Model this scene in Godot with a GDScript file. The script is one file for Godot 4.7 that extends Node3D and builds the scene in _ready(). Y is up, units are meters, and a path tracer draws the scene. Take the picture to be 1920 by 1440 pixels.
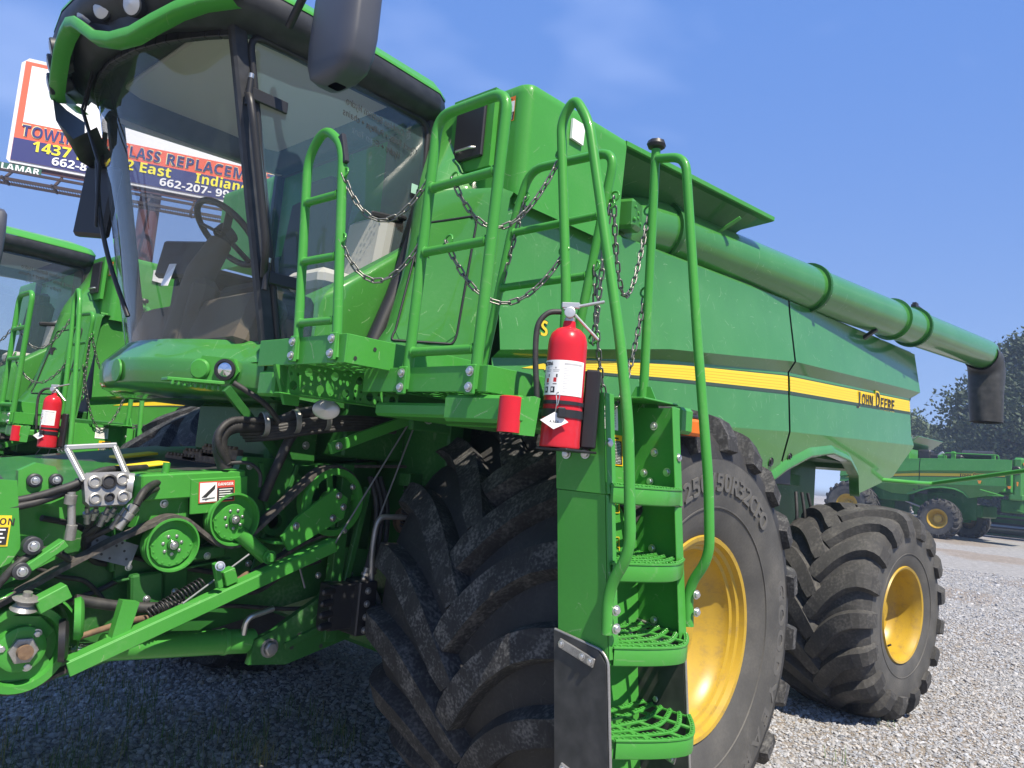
extends Node3D
# A harvester yard. x runs to the rear of the main machine, y is up, z points out from its left side. Metres.
const TAU_ = 6.2831853
var M := {}
var rng := RandomNumberGenerator.new()

# ------------------------------------------------------------------ mesh builder
class MB:
	var st := SurfaceTool.new()
	func _init():
		st.begin(Mesh.PRIMITIVE_TRIANGLES)
	func v(p: Vector3, n: Vector3, uv := Vector2.ZERO):
		st.set_normal(n)
		st.set_uv(uv)
		st.add_vertex(p)
	func tri(a: Vector3, b: Vector3, c: Vector3):
		var n := (b - a).cross(c - a).normalized()
		v(a, n); v(c, n); v(b, n)
	func quad(a: Vector3, b: Vector3, c: Vector3, d: Vector3):
		var n := (c - a).cross(d - b).normalized()
		v(a, n, Vector2(0, 1)); v(c, n, Vector2(1, 0)); v(b, n, Vector2(1, 1))
		v(a, n, Vector2(0, 1)); v(d, n, Vector2(0, 0)); v(c, n, Vector2(1, 0))
	func grid(rows: Array, cu := false, smooth := true):
		# rows of equal length; cu closes each row on itself
		var nr := rows.size()
		var nc: int = rows[0].size()
		if not smooth:
			for i in nr - 1:
				for j in (nc if cu else nc - 1):
					var k := (j + 1) % nc
					quad(rows[i][j], rows[i][k], rows[i + 1][k], rows[i + 1][j])
			return
		var ns := []
		for i in nr:
			var line := PackedVector3Array()
			for j in nc:
				var l: int = (j - 1 + nc) % nc if cu else maxi(j - 1, 0)
				var r: int = (j + 1) % nc if cu else mini(j + 1, nc - 1)
				var du: Vector3 = rows[i][r] - rows[i][l]
				var dv: Vector3 = rows[mini(i + 1, nr - 1)][j] - rows[maxi(i - 1, 0)][j]
				var n := du.cross(dv)
				line.append(n.normalized() if n.length_squared() > 1e-16 else Vector3.ZERO)
			ns.append(line)
		for i in nr:
			for j in nc:
				if ns[i][j] == Vector3.ZERO:
					ns[i][j] = ns[mini(i + 1, nr - 1)][j] if i == 0 else ns[i - 1][j]
		for i in nr - 1:
			for j in (nc if cu else nc - 1):
				var k := (j + 1) % nc
				var a: Vector3 = rows[i][j]; var b: Vector3 = rows[i][k]
				var c: Vector3 = rows[i + 1][k]; var d: Vector3 = rows[i + 1][j]
				var fu := 1.0 / (nc if cu else nc - 1)
				var ua := Vector2(j * fu, float(i) / (nr - 1)); var ub := Vector2((j + 1) * fu, ua.y)
				var uc := Vector2(ub.x, float(i + 1) / (nr - 1)); var ud := Vector2(ua.x, uc.y)
				v(a, ns[i][j], ua); v(c, ns[i + 1][k], uc); v(b, ns[i][k], ub)
				v(a, ns[i][j], ua); v(d, ns[i + 1][j], ud); v(c, ns[i + 1][k], uc)
	func box(c: Vector3, s: Vector3, b := Basis.IDENTITY, ch := 0.003):
		var h := s * 0.5
		ch = minf(ch, minf(h.x, minf(h.y, h.z)) * 0.6)
		var P := {}
		for sx in [-1, 1]:
			for sy in [-1, 1]:
				for sz in [-1, 1]:
					var o := Vector3(sx * h.x, sy * h.y, sz * h.z)
					P[[sx, sy, sz, 0]] = c + b * (o - Vector3(0, sy * ch, sz * ch))
					P[[sx, sy, sz, 1]] = c + b * (o - Vector3(sx * ch, 0, sz * ch))
					P[[sx, sy, sz, 2]] = c + b * (o - Vector3(sx * ch, sy * ch, 0))
					if sx * sy * sz > 0:
						tri(P[[sx, sy, sz, 0]], P[[sx, sy, sz, 1]], P[[sx, sy, sz, 2]])
					else:
						tri(P[[sx, sy, sz, 0]], P[[sx, sy, sz, 2]], P[[sx, sy, sz, 1]])
		for s1 in [-1, 1]:
			if s1 > 0:
				quad(P[[s1, -1, 1, 0]], P[[s1, -1, -1, 0]], P[[s1, 1, -1, 0]], P[[s1, 1, 1, 0]])
				quad(P[[-1, s1, 1, 1]], P[[1, s1, 1, 1]], P[[1, s1, -1, 1]], P[[-1, s1, -1, 1]])
				quad(P[[-1, -1, s1, 2]], P[[1, -1, s1, 2]], P[[1, 1, s1, 2]], P[[-1, 1, s1, 2]])
			else:
				quad(P[[s1, -1, -1, 0]], P[[s1, -1, 1, 0]], P[[s1, 1, 1, 0]], P[[s1, 1, -1, 0]])
				quad(P[[-1, s1, -1, 1]], P[[1, s1, -1, 1]], P[[1, s1, 1, 1]], P[[-1, s1, 1, 1]])
				quad(P[[1, -1, s1, 2]], P[[-1, -1, s1, 2]], P[[-1, 1, s1, 2]], P[[1, 1, s1, 2]])
			for s2 in [-1, 1]:
				var f: int = s1 * s2
				var e := [P[[s1, s2, -1, 0]], P[[s1, s2, 1, 0]], P[[s1, s2, 1, 1]], P[[s1, s2, -1, 1]]]
				var g := [P[[s1, -1, s2, 0]], P[[s1, 1, s2, 0]], P[[s1, 1, s2, 2]], P[[s1, -1, s2, 2]]]
				var k := [P[[-1, s1, s2, 1]], P[[1, s1, s2, 1]], P[[1, s1, s2, 2]], P[[-1, s1, s2, 2]]]
				if f < 0:
					quad(e[0], e[1], e[2], e[3]); quad(g[3], g[2], g[1], g[0]); quad(k[0], k[1], k[2], k[3])
				else:
					quad(e[3], e[2], e[1], e[0]); quad(g[0], g[1], g[2], g[3]); quad(k[3], k[2], k[1], k[0])
	func bar(a: Vector3, b: Vector3, w: float, h: float, up := Vector3.UP, ch := 0.003):
		var d := (b - a).normalized()
		if absf(d.dot(up)) > 0.98:
			up = Vector3.RIGHT
		var s := up.cross(d).normalized()
		box((a + b) * 0.5, Vector3(w, h, a.distance_to(b)), Basis(s, d.cross(s), d), ch)
	func prism(poly: PackedVector2Array, x: Transform3D, depth: float):
		var t := Geometry2D.triangulate_polygon(poly)
		var o := x.basis.z * depth
		var cw := Geometry2D.is_polygon_clockwise(poly)
		for i in range(0, t.size(), 3):
			var a := x * Vector3(poly[t[i]].x, poly[t[i]].y, 0)
			var b := x * Vector3(poly[t[i + 1]].x, poly[t[i + 1]].y, 0)
			var c := x * Vector3(poly[t[i + 2]].x, poly[t[i + 2]].y, 0)
			if (b - a).cross(c - a).dot(o) < 0:
				var q := b; b = c; c = q
			tri(a + o, b + o, c + o)
			tri(a, c, b)
		for i in poly.size():
			var p := poly[i]
			var q := poly[(i + 1) % poly.size()]
			var a := x * Vector3(p.x, p.y, 0)
			var b := x * Vector3(q.x, q.y, 0)
			if cw:
				quad(b, a, a + o, b + o)
			else:
				quad(a, b, b + o, a + o)
	func tube(pts, r, seg := 12, caps := true, rr = null):
		# rr: optional radius at each point
		var n: int = pts.size()
		var rows := []
		var t0: Vector3 = (pts[1] - pts[0]).normalized()
		var nn := t0.cross(Vector3.UP if absf(t0.y) < 0.9 else Vector3.RIGHT).normalized()
		for i in n:
			var t: Vector3 = (pts[mini(i + 1, n - 1)] - pts[maxi(i - 1, 0)]).normalized()
			nn = (nn - t * nn.dot(t)).normalized()
			var bb := t.cross(nn)
			var rad: float = rr[i] if rr != null else r
			var line := PackedVector3Array()
			for j in seg:
				var a := TAU * j / seg
				line.append(pts[i] + (nn * cos(a) + bb * sin(a)) * rad)
			rows.append(line)
		grid(rows, true)
		if caps:
			for e in [0, n - 1]:
				for j in range(1, seg - 1):
					if e == 0:
						tri(rows[e][0], rows[e][j + 1], rows[e][j])
					else:
						tri(rows[e][0], rows[e][j], rows[e][j + 1])
	func lathe(prof: Array, x: Transform3D, seg := 32, a0 := 0.0, a1 := TAU):
		# prof: Vector2(radius, height along local z); sharp corners are split
		var runs := [[prof[0]]]
		for i in range(1, prof.size()):
			runs[-1].append(prof[i])
			if i < prof.size() - 1:
				var d0: Vector2 = (prof[i] - prof[i - 1]).normalized()
				var d1: Vector2 = (prof[i + 1] - prof[i]).normalized()
				if d0.dot(d1) < 0.8:
					runs.append([prof[i]])
		var full := absf(a1 - a0 - TAU) < 0.001
		for run in runs:
			var rows := []
			for p in run:
				var line := PackedVector3Array()
				for j in (seg if full else seg + 1):
					var a := a0 + (a1 - a0) * j / seg
					line.append(x * Vector3(p.x * cos(a), p.x * sin(a), p.y))
				rows.append(line)
			grid(rows, full)
	func mesh() -> ArrayMesh:
		return st.commit()

# ------------------------------------------------------------------ small tools
func V(x, y, z) -> Vector3: return Vector3(x, y, z)
func pts(a: Array) -> PackedVector3Array:
	var r := PackedVector3Array()
	for i in range(0, a.size(), 3):
		r.append(Vector3(a[i], a[i + 1], a[i + 2]))
	return r
func pol(a: Array) -> PackedVector2Array:
	var r := PackedVector2Array()
	for i in range(0, a.size(), 2):
		r.append(Vector2(a[i], a[i + 1]))
	return r
func rounded(p, rad: float, k := 5) -> PackedVector3Array:
	# fillets the corners of a polyline
	var r := PackedVector3Array([p[0]])
	for i in range(1, p.size() - 1):
		var a: Vector3 = p[i - 1]; var b: Vector3 = p[i]; var c: Vector3 = p[i + 1]
		var d: float = minf(rad, minf(a.distance_to(b), b.distance_to(c)) * 0.48)
		var s := b + (a - b).normalized() * d
		var e := b + (c - b).normalized() * d
		for j in k + 1:
			var t := float(j) / k
			r.append(s.lerp(b, t).lerp(b.lerp(e, t), t))
	r.append(p[p.size() - 1])
	return r
func spline(p, k := 6) -> PackedVector3Array:
	var r := PackedVector3Array()
	var n: int = p.size()
	for i in n - 1:
		for j in k:
			var t := float(j) / k
			r.append(p[i].cubic_interpolate(p[i + 1], p[maxi(i - 1, 0)], p[mini(i + 2, n - 1)], t))
	r.append(p[n - 1])
	return r
func frame(at: Vector3, normal: Vector3, up := Vector3.UP) -> Transform3D:
	# local z along the normal, local y near up
	var z := normal.normalized()
	var x := up.cross(z)
	if x.length() < 0.01:
		x = Vector3.RIGHT.cross(z)
	x = x.normalized()
	return Transform3D(Basis(x, z.cross(x), z), at)
func part(parent: Node, called: String, m, mat: Material, label := "") -> MeshInstance3D:
	var o := MeshInstance3D.new()
	o.name = called
	o.mesh = m.mesh() if m is MB else m
	o.material_override = mat
	parent.add_child(o, true)
	if label != "":
		o.set_meta("label", label)
	return o
func group(parent: Node, called: String) -> Node3D:
	var o := Node3D.new()
	o.name = called
	parent.add_child(o, true)
	return o
func thing(called: String, label: String, category: String, grp := "") -> Node3D:
	var o := Node3D.new()
	o.name = called
	add_child(o, true)
	o.set_meta("label", label)
	o.set_meta("category", category)
	if grp != "":
		o.set_meta("group", grp)
	return o
func structure(o: Node, kind := "structure"):
	o.set_meta("kind", kind)
func lin(r, g, b) -> Color:
	return Color(r, g, b).linear_to_srgb()
var bolt_mesh: ArrayMesh
func bolt(parent: Node, at: Vector3, normal: Vector3, r := 0.011, mat: Material = null):
	if bolt_mesh == null:
		var b := MB.new()
		b.lathe([Vector2(1.35, 0), Vector2(1.35, 0.22), Vector2(1.0, 0.24)], Transform3D.IDENTITY, 14)
		b.lathe([Vector2(1.0, 0.2), Vector2(1.0, 0.75), Vector2(0.8, 0.95), Vector2(0.0, 1.0)], Transform3D.IDENTITY, 6)
		bolt_mesh = b.mesh()
	var o := part(parent, "bolt", bolt_mesh, mat if mat else M.zinc)
	var f := frame(at, normal)
	o.transform = Transform3D(f.basis.scaled(Vector3(r, r, r)), at)
	return o
var fonts := {}
func text_mesh(s: String, height: float, depth := 0.002, bold := true, serif := false) -> TextMesh:
	var key := [bold, serif]
	if not fonts.has(key):
		var f := SystemFont.new()
		f.font_names = PackedStringArray(["Droid Serif" if serif else "Droid Sans"])
		f.font_weight = 700 if bold else 400
		fonts[key] = f
	var t := TextMesh.new()
	t.font = fonts[key]
	t.text = s
	t.font_size = 64
	t.pixel_size = height / 47.0
	t.depth = depth
	t.curve_step = 1.5
	return t
func lettering(parent: Node, s: String, height: float, x: Transform3D, mat: Material, stretch := 1.0, bold := true, depth := 0.002) -> MeshInstance3D:
	var o := part(parent, "lettering", text_mesh(s, height, depth, bold), mat)
	o.transform = Transform3D(x.basis.scaled_local(Vector3(stretch, 1, 1)), x.origin)
	return o

# ------------------------------------------------------------------ procedural textures and materials
func noise_image(size: int, freq: float, seed_: int, oct := 4, type := FastNoiseLite.TYPE_SIMPLEX_SMOOTH) -> Image:
	var n := FastNoiseLite.new()
	n.seed = seed_
	n.frequency = freq
	n.noise_type = type
	n.fractal_octaves = oct
	return n.get_seamless_image(size, size)
func tint(size: int, stops: Array, layers: Array) -> Image:
	# layers: [Image, weight]; the weighted sum (0..1) is looked up among the colour stops [t, Color]
	var im := Image.create(size, size, false, Image.FORMAT_RGB8)
	var data := []
	for l in layers:
		var q: Image = l[0]
		q.convert(Image.FORMAT_L8)
		data.append(q.get_data())
	var lut := []
	for i in 256:
		var t := i / 255.0
		var c: Color = stops[0][1]
		for k in stops.size() - 1:
			if t >= stops[k][0]:
				c = stops[k][1].lerp(stops[k + 1][1], clampf((t - stops[k][0]) / (stops[k + 1][0] - stops[k][0]), 0, 1))
		lut.append(c)
	var out := PackedByteArray()
	out.resize(size * size * 3)
	for i in size * size:
		var s := 0.0
		for k in layers.size():
			s += data[k][i] * layers[k][1]
		var c: Color = lut[clampi(int(s), 0, 255)]
		out[i * 3] = int(c.r * 255); out[i * 3 + 1] = int(c.g * 255); out[i * 3 + 2] = int(c.b * 255)
	im.set_data(size, size, false, Image.FORMAT_RGB8, out)
	return im
func scratch(im: Image, n: int, col: Color, seed_: int, longest := 26.0, dir := -1.0):
	var r := RandomNumberGenerator.new()
	r.seed = seed_
	var s := im.get_width()
	for i in n:
		var p := Vector2(r.randf() * s, r.randf() * s)
		var a := r.randf() * TAU if dir < 0 else dir + r.randfn(0, 0.25)
		var bend := r.randfn(0, 0.03)
		var alpha := r.randf_range(0.15, 0.7)
		for k in int(r.randf_range(4, longest)):
			p += Vector2(cos(a), sin(a)); a += bend
			var x := posmod(int(p.x), s); var y := posmod(int(p.y), s)
			im.set_pixel(x, y, im.get_pixel(x, y).lerp(col, alpha))
func mat(c: Color, rough := 0.5, metal := 0.0) -> StandardMaterial3D:
	var m := StandardMaterial3D.new()
	m.albedo_color = c
	m.roughness = rough
	m.metallic = metal
	return m
func textured(im: Image, scale: float, rough := 0.5, bump: Image = null, relief := 0.0, world := false) -> StandardMaterial3D:
	var m := mat(Color.WHITE, rough)
	im.generate_mipmaps()
	m.albedo_texture = ImageTexture.create_from_image(im)
	m.uv1_triplanar = true
	m.uv1_world_triplanar = world
	m.uv1_scale = Vector3(scale, scale, scale)
	if bump:
		m.heightmap_enabled = true
		m.heightmap_texture = ImageTexture.create_from_image(bump)
		m.heightmap_scale = relief
	return m
func paint(base: Color, dusty: Color, seed_: int, rough: float, scratches := 0, dirt := 0.5) -> StandardMaterial3D:
	var im := tint(512, [[0.0, base.darkened(0.05)], [0.5, base], [0.72, base.lerp(dusty, 0.1 * dirt)], [1.0, base.lerp(dusty, 0.5 * dirt)]],
		[[noise_image(512, 0.006, seed_, 4), 0.7], [noise_image(512, 0.12, seed_ + 1, 3), 0.3]])
	if scratches:
		scratch(im, scratches, dusty, seed_ + 2)
	var m := textured(im, 0.7, rough)
	m.clearcoat_enabled = true
	m.clearcoat = 0.22
	m.clearcoat_roughness = 0.1
	m.metallic_specular = 0.3
	return m
func materials():
	var g := lin(0.058, 0.285, 0.044)
	var dust := lin(0.42, 0.40, 0.33)
	M.green = paint(g, dust, 11, 0.4, 150, 0.6)
	M.panel = paint(lin(0.05, 0.215, 0.038), lin(0.5, 0.55, 0.42), 21, 0.3, 170, 0.3)
	M.panel.clearcoat = 0.75
	M.panel.clearcoat_roughness = 0.06
	M.shade_green = paint(lin(0.024, 0.125, 0.024), dust, 31, 0.55, 60, 0.9)  # same green made darker: deep shade of inner parts put into the colour
	var rimp := tint(512, [[0.0, lin(0.46, 0.3, 0.022)], [0.52, lin(0.44, 0.285, 0.022)], [0.66, lin(0.38, 0.245, 0.03)], [0.8, lin(0.27, 0.18, 0.05)], [1.0, lin(0.2, 0.14, 0.07)]], [[noise_image(512, 0.014, 41, 5), 0.7], [noise_image(512, 0.09, 42, 3), 0.3]])
	scratch(rimp, 160, lin(0.25, 0.17, 0.07), 43, 18.0)
	M.yellow = textured(rimp, 1.3, 0.38)
	M.yellow.clearcoat_enabled = true
	M.yellow.clearcoat = 0.2
	M.stripe = mat(lin(0.76, 0.55, 0.025), 0.45)
	M.stripe_line = mat(lin(0.6, 0.42, 0.025), 0.45)
	M.dark_stripe = mat(lin(0.035, 0.06, 0.035), 0.45)
	M.black = mat(lin(0.018, 0.018, 0.02), 0.45)
	M.plastic = textured(tint(256, [[0.0, lin(0.016, 0.018, 0.022)], [1.0, lin(0.05, 0.052, 0.058)]], [[noise_image(256, 0.02, 51, 4), 1.0]]), 2.0, 0.5)
	M.mirror_shell = mat(lin(0.06, 0.065, 0.08), 0.42)
	M.hose = textured(tint(256, [[0.0, lin(0.012, 0.012, 0.013)], [1.0, lin(0.05, 0.048, 0.045)]], [[noise_image(256, 0.03, 53, 4), 1.0]]), 3.0, 0.6)
	M.zinc = mat(lin(0.62, 0.62, 0.6), 0.32, 0.9)
	M.steel = textured(tint(256, [[0.0, lin(0.2, 0.195, 0.18)], [1.0, lin(0.46, 0.45, 0.43)]], [[noise_image(256, 0.02, 55, 4), 0.6], [noise_image(256, 0.2, 56, 2), 0.4]]), 3.0, 0.38)
	M.steel.metallic = 0.55
	M.alloy = mat(lin(0.55, 0.55, 0.54), 0.42, 0.7)
	M.grey_plate = textured(tint(256, [[0.0, lin(0.13, 0.14, 0.15)], [1.0, lin(0.22, 0.23, 0.24)]], [[noise_image(256, 0.02, 57, 4), 1.0]]), 3.0, 0.5)
	M.chain = mat(lin(0.2, 0.2, 0.18), 0.42, 0.75)
	M.rust = textured(tint(256, [[0.0, lin(0.09, 0.06, 0.04)], [0.5, lin(0.16, 0.1, 0.06)], [1.0, lin(0.25, 0.17, 0.1)]], [[noise_image(256, 0.03, 58, 4), 1.0]]), 3.0, 0.85)
	# rubber: dusty dark carcass, scuffed lug faces
	var rub := tint(512, [[0.0, lin(0.012, 0.012, 0.013)], [0.5, lin(0.02, 0.02, 0.021)], [0.75, lin(0.034, 0.033, 0.031)], [1.0, lin(0.085, 0.077, 0.066)]],
		[[noise_image(512, 0.008, 61, 5), 0.6], [noise_image(512, 0.09, 62, 4), 0.4]])
	scratch(rub, 240, lin(0.12, 0.115, 0.11), 63, 40.0)
	M.rubber = textured(rub, 1.1, 0.72)
	var scuff := [[noise_image(512, 0.01, 65, 4), 0.5], [noise_image(512, 0.07, 66, 5), 0.5]]
	M.lug = textured(tint(512, [[0.0, lin(0.013, 0.013, 0.014)], [0.5, lin(0.02, 0.02, 0.021)], [0.58, lin(0.05, 0.05, 0.05)], [0.72, lin(0.12, 0.118, 0.112)], [1.0, lin(0.22, 0.205, 0.18)]], scuff), 1.6, 0.82)
	M.lug_dusty = textured(tint(512, [[0.0, lin(0.026, 0.026, 0.026)], [0.5, lin(0.042, 0.041, 0.039)], [0.65, lin(0.075, 0.072, 0.067)], [1.0, lin(0.17, 0.16, 0.142)]], scuff), 1.1, 0.82)
	M.side_rubber = textured(tint(512, [[0.0, lin(0.045, 0.044, 0.042)], [0.5, lin(0.072, 0.07, 0.064)], [1.0, lin(0.13, 0.122, 0.108)]], [[noise_image(512, 0.007, 67, 5), 0.7], [noise_image(512, 0.1, 68, 3), 0.3]]), 1.0, 0.66)
	M.letter_rubber = mat(lin(0.1, 0.097, 0.09), 0.7)  # paler rubber stands in for the highlights on the letter relief
	M.belt = textured(tint(256, [[0.0, lin(0.035, 0.032, 0.03)], [1.0, lin(0.13, 0.115, 0.1)]], [[noise_image(256, 0.03, 69, 4), 1.0]]), 4.0, 0.8)
	M.mat_flap = textured(tint(256, [[0.0, lin(0.02, 0.022, 0.022)], [1.0, lin(0.06, 0.06, 0.058)]], [[noise_image(256, 0.02, 71, 4), 1.0]]), 2.0, 0.55)
	M.red = paint(lin(0.58, 0.018, 0.03), lin(0.5, 0.2, 0.2), 81, 0.3, 20)
	M.white = mat(lin(0.8, 0.8, 0.79), 0.5)
	M.orange = mat(lin(0.85, 0.28, 0.03), 0.5)
	M.danger_red = mat(lin(0.6, 0.06, 0.04), 0.5)
	M.caution = mat(lin(0.85, 0.6, 0.03), 0.5)
	M.ink = mat(lin(0.025, 0.025, 0.025), 0.6)
	M.seat = mat(lin(0.07, 0.06, 0.045), 0.9)
	M.interior = mat(lin(0.1, 0.085, 0.065), 0.85)
	M.headliner = mat(lin(0.58, 0.57, 0.52), 0.9)
	M.glass = mat(Color(0.42, 0.48, 0.46, 0.14), 0.03)
	M.glass.transparency = BaseMaterial3D.TRANSPARENCY_ALPHA
	M.glass.metallic_specular = 0.6
	M.door_glass = mat(Color(0.42, 0.55, 0.6, 0.2), 0.03)
	M.door_glass.transparency = BaseMaterial3D.TRANSPARENCY_ALPHA
	M.lens = mat(Color(0.85, 0.87, 0.88, 0.35), 0.08)
	M.lens.transparency = BaseMaterial3D.TRANSPARENCY_ALPHA
	M.chrome = mat(lin(0.8, 0.8, 0.8), 0.12, 1.0)
	M.amber = mat(lin(0.8, 0.2, 0.015), 0.2)
	M.amber.backlight_enabled = true
	M.amber.backlight = lin(0.5, 0.12, 0.01)

# ------------------------------------------------------------------ wheels
func carcass(R: float, h: float, rim: float) -> Array:
	var s := R - rim
	return [Vector2(0, R), Vector2(0.35 * h, R - 0.004), Vector2(0.62 * h, R - 0.012), Vector2(0.8 * h, R - 0.026), Vector2(0.9 * h, R - 0.055), Vector2(0.96 * h, R - 0.1),
		Vector2(0.99 * h, R - 0.32 * s), Vector2(h, R - 0.5 * s), Vector2(0.985 * h, R - 0.68 * s), Vector2(0.95 * h, R - 0.84 * s), Vector2(0.91 * h, R - 0.95 * s), Vector2(0.875 * h, R - s)]
var lug_cache := {}
func tyre_meshes(R: float, W: float, rim: float, lugs: int, depth: float, lw: float, rise: float, reach: float) -> Array:
	var key := [R, W, rim, lugs]
	if lug_cache.has(key):
		return lug_cache[key]
	var Rc := R - depth
	var h := W * 0.5
	var c := carcass(Rc, h, rim)
	var t := MB.new()
	var crown := []
	for i in range(6, -1, -1):
		crown.append(Vector2(c[i].y, -c[i].x))
	for i in range(1, 7):
		crown.append(Vector2(c[i].y, c[i].x))
	t.lathe(crown, Transform3D.IDENTITY, 96)
	var sw := MB.new()
	for sgn in [1.0, -1.0]:
		var p := []
		for i in range(6, 12):
			p.append(Vector2(c[i].y, c[i].x * sgn))
		# thin mould rings on the sidewall
		sw.lathe(p, Transform3D.IDENTITY, 96)
		for f in [0.3, 0.72]:
			var q := Vector2(lerpf(Rc, rim, f), 0)
			for i in range(6, 11):
				if c[i].y >= q.x and c[i + 1].y < q.x:
					q.y = lerpf(c[i].x, c[i + 1].x, (c[i].y - q.x) / (c[i].y - c[i + 1].y)) * sgn
			sw.lathe([q + Vector2(0.006, -0.003 * sgn), q + Vector2(0.003, 0.004 * sgn), q + Vector2(-0.003, 0.004 * sgn), q + Vector2(-0.006, -0.003 * sgn)], Transform3D.IDENTITY, 96)
	# arc length along the half profile
	var arc := [0.0]
	for i in range(1, c.size()):
		arc.append(arc[-1] + c[i].distance_to(c[i - 1]))
	var at := func(s: float) -> Array:
		var sg := 1.0 if s >= 0 else -1.0
		s = absf(s)
		var i := 0
		while i < c.size() - 2 and arc[i + 1] < s:
			i += 1
		var f: float = (s - arc[i]) / (arc[i + 1] - arc[i])
		var p: Vector2 = c[i].lerp(c[i + 1], f)
		var i0 := maxi(i - 1, 0)
		var d: Vector2 = (c[mini(i + 2, c.size() - 1)] - c[i0]).normalized()
		return [Vector2(p.x * sg, p.y), Vector2(-d.y * sg, d.x)]
	var s_end: float = 0.0
	for i in c.size():
		if c[i].y > Rc - reach:
			s_end = arc[i]
	s_end += 0.03
	var lm := MB.new()
	var N := 15
	for side in [1.0, -1.0]:
		for k in lugs:
			var phi0 := TAU * (k + (0.5 if side < 0 else 0.0)) / lugs
			var path := []
			for i in N:
				var s := -0.02 * W + (s_end + 0.02 * W) * i / (N - 1)
				var f := clampf(s / (h * 0.95), -0.1, 1.0)
				path.append([s, phi0 + rise * (1.0 - (1.0 - f) * (1.0 - f))])
			var rows := []
			for i in N:
				var a: Array = path[maxi(i - 1, 0)]; var b: Array = path[mini(i + 1, N - 1)]
				var info: Array = at.call(path[i][0])
				var p2: Vector2 = info[0]; var n2: Vector2 = info[1]
				if n2.y < 0 and absf(p2.x) < 0.9 * h: n2 = -n2
				var tang := Vector2(b[0] - a[0], (b[1] - a[1]) * p2.y).normalized()
				var perp := Vector2(-tang.y, tang.x)
				var fe := clampf((path[i][0] - 0.9 * h) / (s_end - 0.9 * h), 0, 1)
				var d := lerpf(depth, depth * 0.5, fe)
				if i == 0: d *= 0.92
				var wb := lw * 0.62; var wt := lw * (0.42 if i > 0 else 0.34)
				var line := PackedVector3Array()
				for q in [[-wb, -0.008 - 0.035 * fe], [-wt, d], [wt, d], [wb, -0.008 - 0.035 * fe]]:
					var s2: float = path[i][0] + perp.x * q[0]
					var ph: float = path[i][1] + perp.y * q[0] / p2.y
					var inf2: Array = at.call(s2)
					var pp: Vector2 = inf2[0] + n2 * q[1]
					line.append(Vector3(-pp.y * cos(ph), pp.y * sin(ph), pp.x * side))
				if side > 0: line.reverse()
				rows.append(line)
			lm.grid(rows, false, false)
			lm.quad(rows[0][0], rows[0][1], rows[0][2], rows[0][3])
			lm.quad(rows[N - 1][3], rows[N - 1][2], rows[N - 1][1], rows[N - 1][0])
	lug_cache[key] = [t.mesh(), lm.mesh(), sw.mesh()]
	return lug_cache[key]
func arc_text(s: String, height: float, radius: float, a0: float, z: float, step: float, wide: float) -> MB:
	# raised letters round the axle; a0 is the angle of the middle of the word (0 = +x, turning towards +y)
	var b := MB.new()
	for i in s.length():
		if s[i] == " ": continue
		var a := a0 - (i - (s.length() - 1) * 0.5) * step
		var tm := text_mesh(s[i], height, 0.008)
		var up := Vector3(cos(a), sin(a), 0)
		var right := Vector3(sin(a), -cos(a), 0)
		b.st.append_from(tm, 0, Transform3D(Basis(right * wide, up, Vector3.BACK), up * radius + Vector3(0, 0, z)))
	return b
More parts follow.
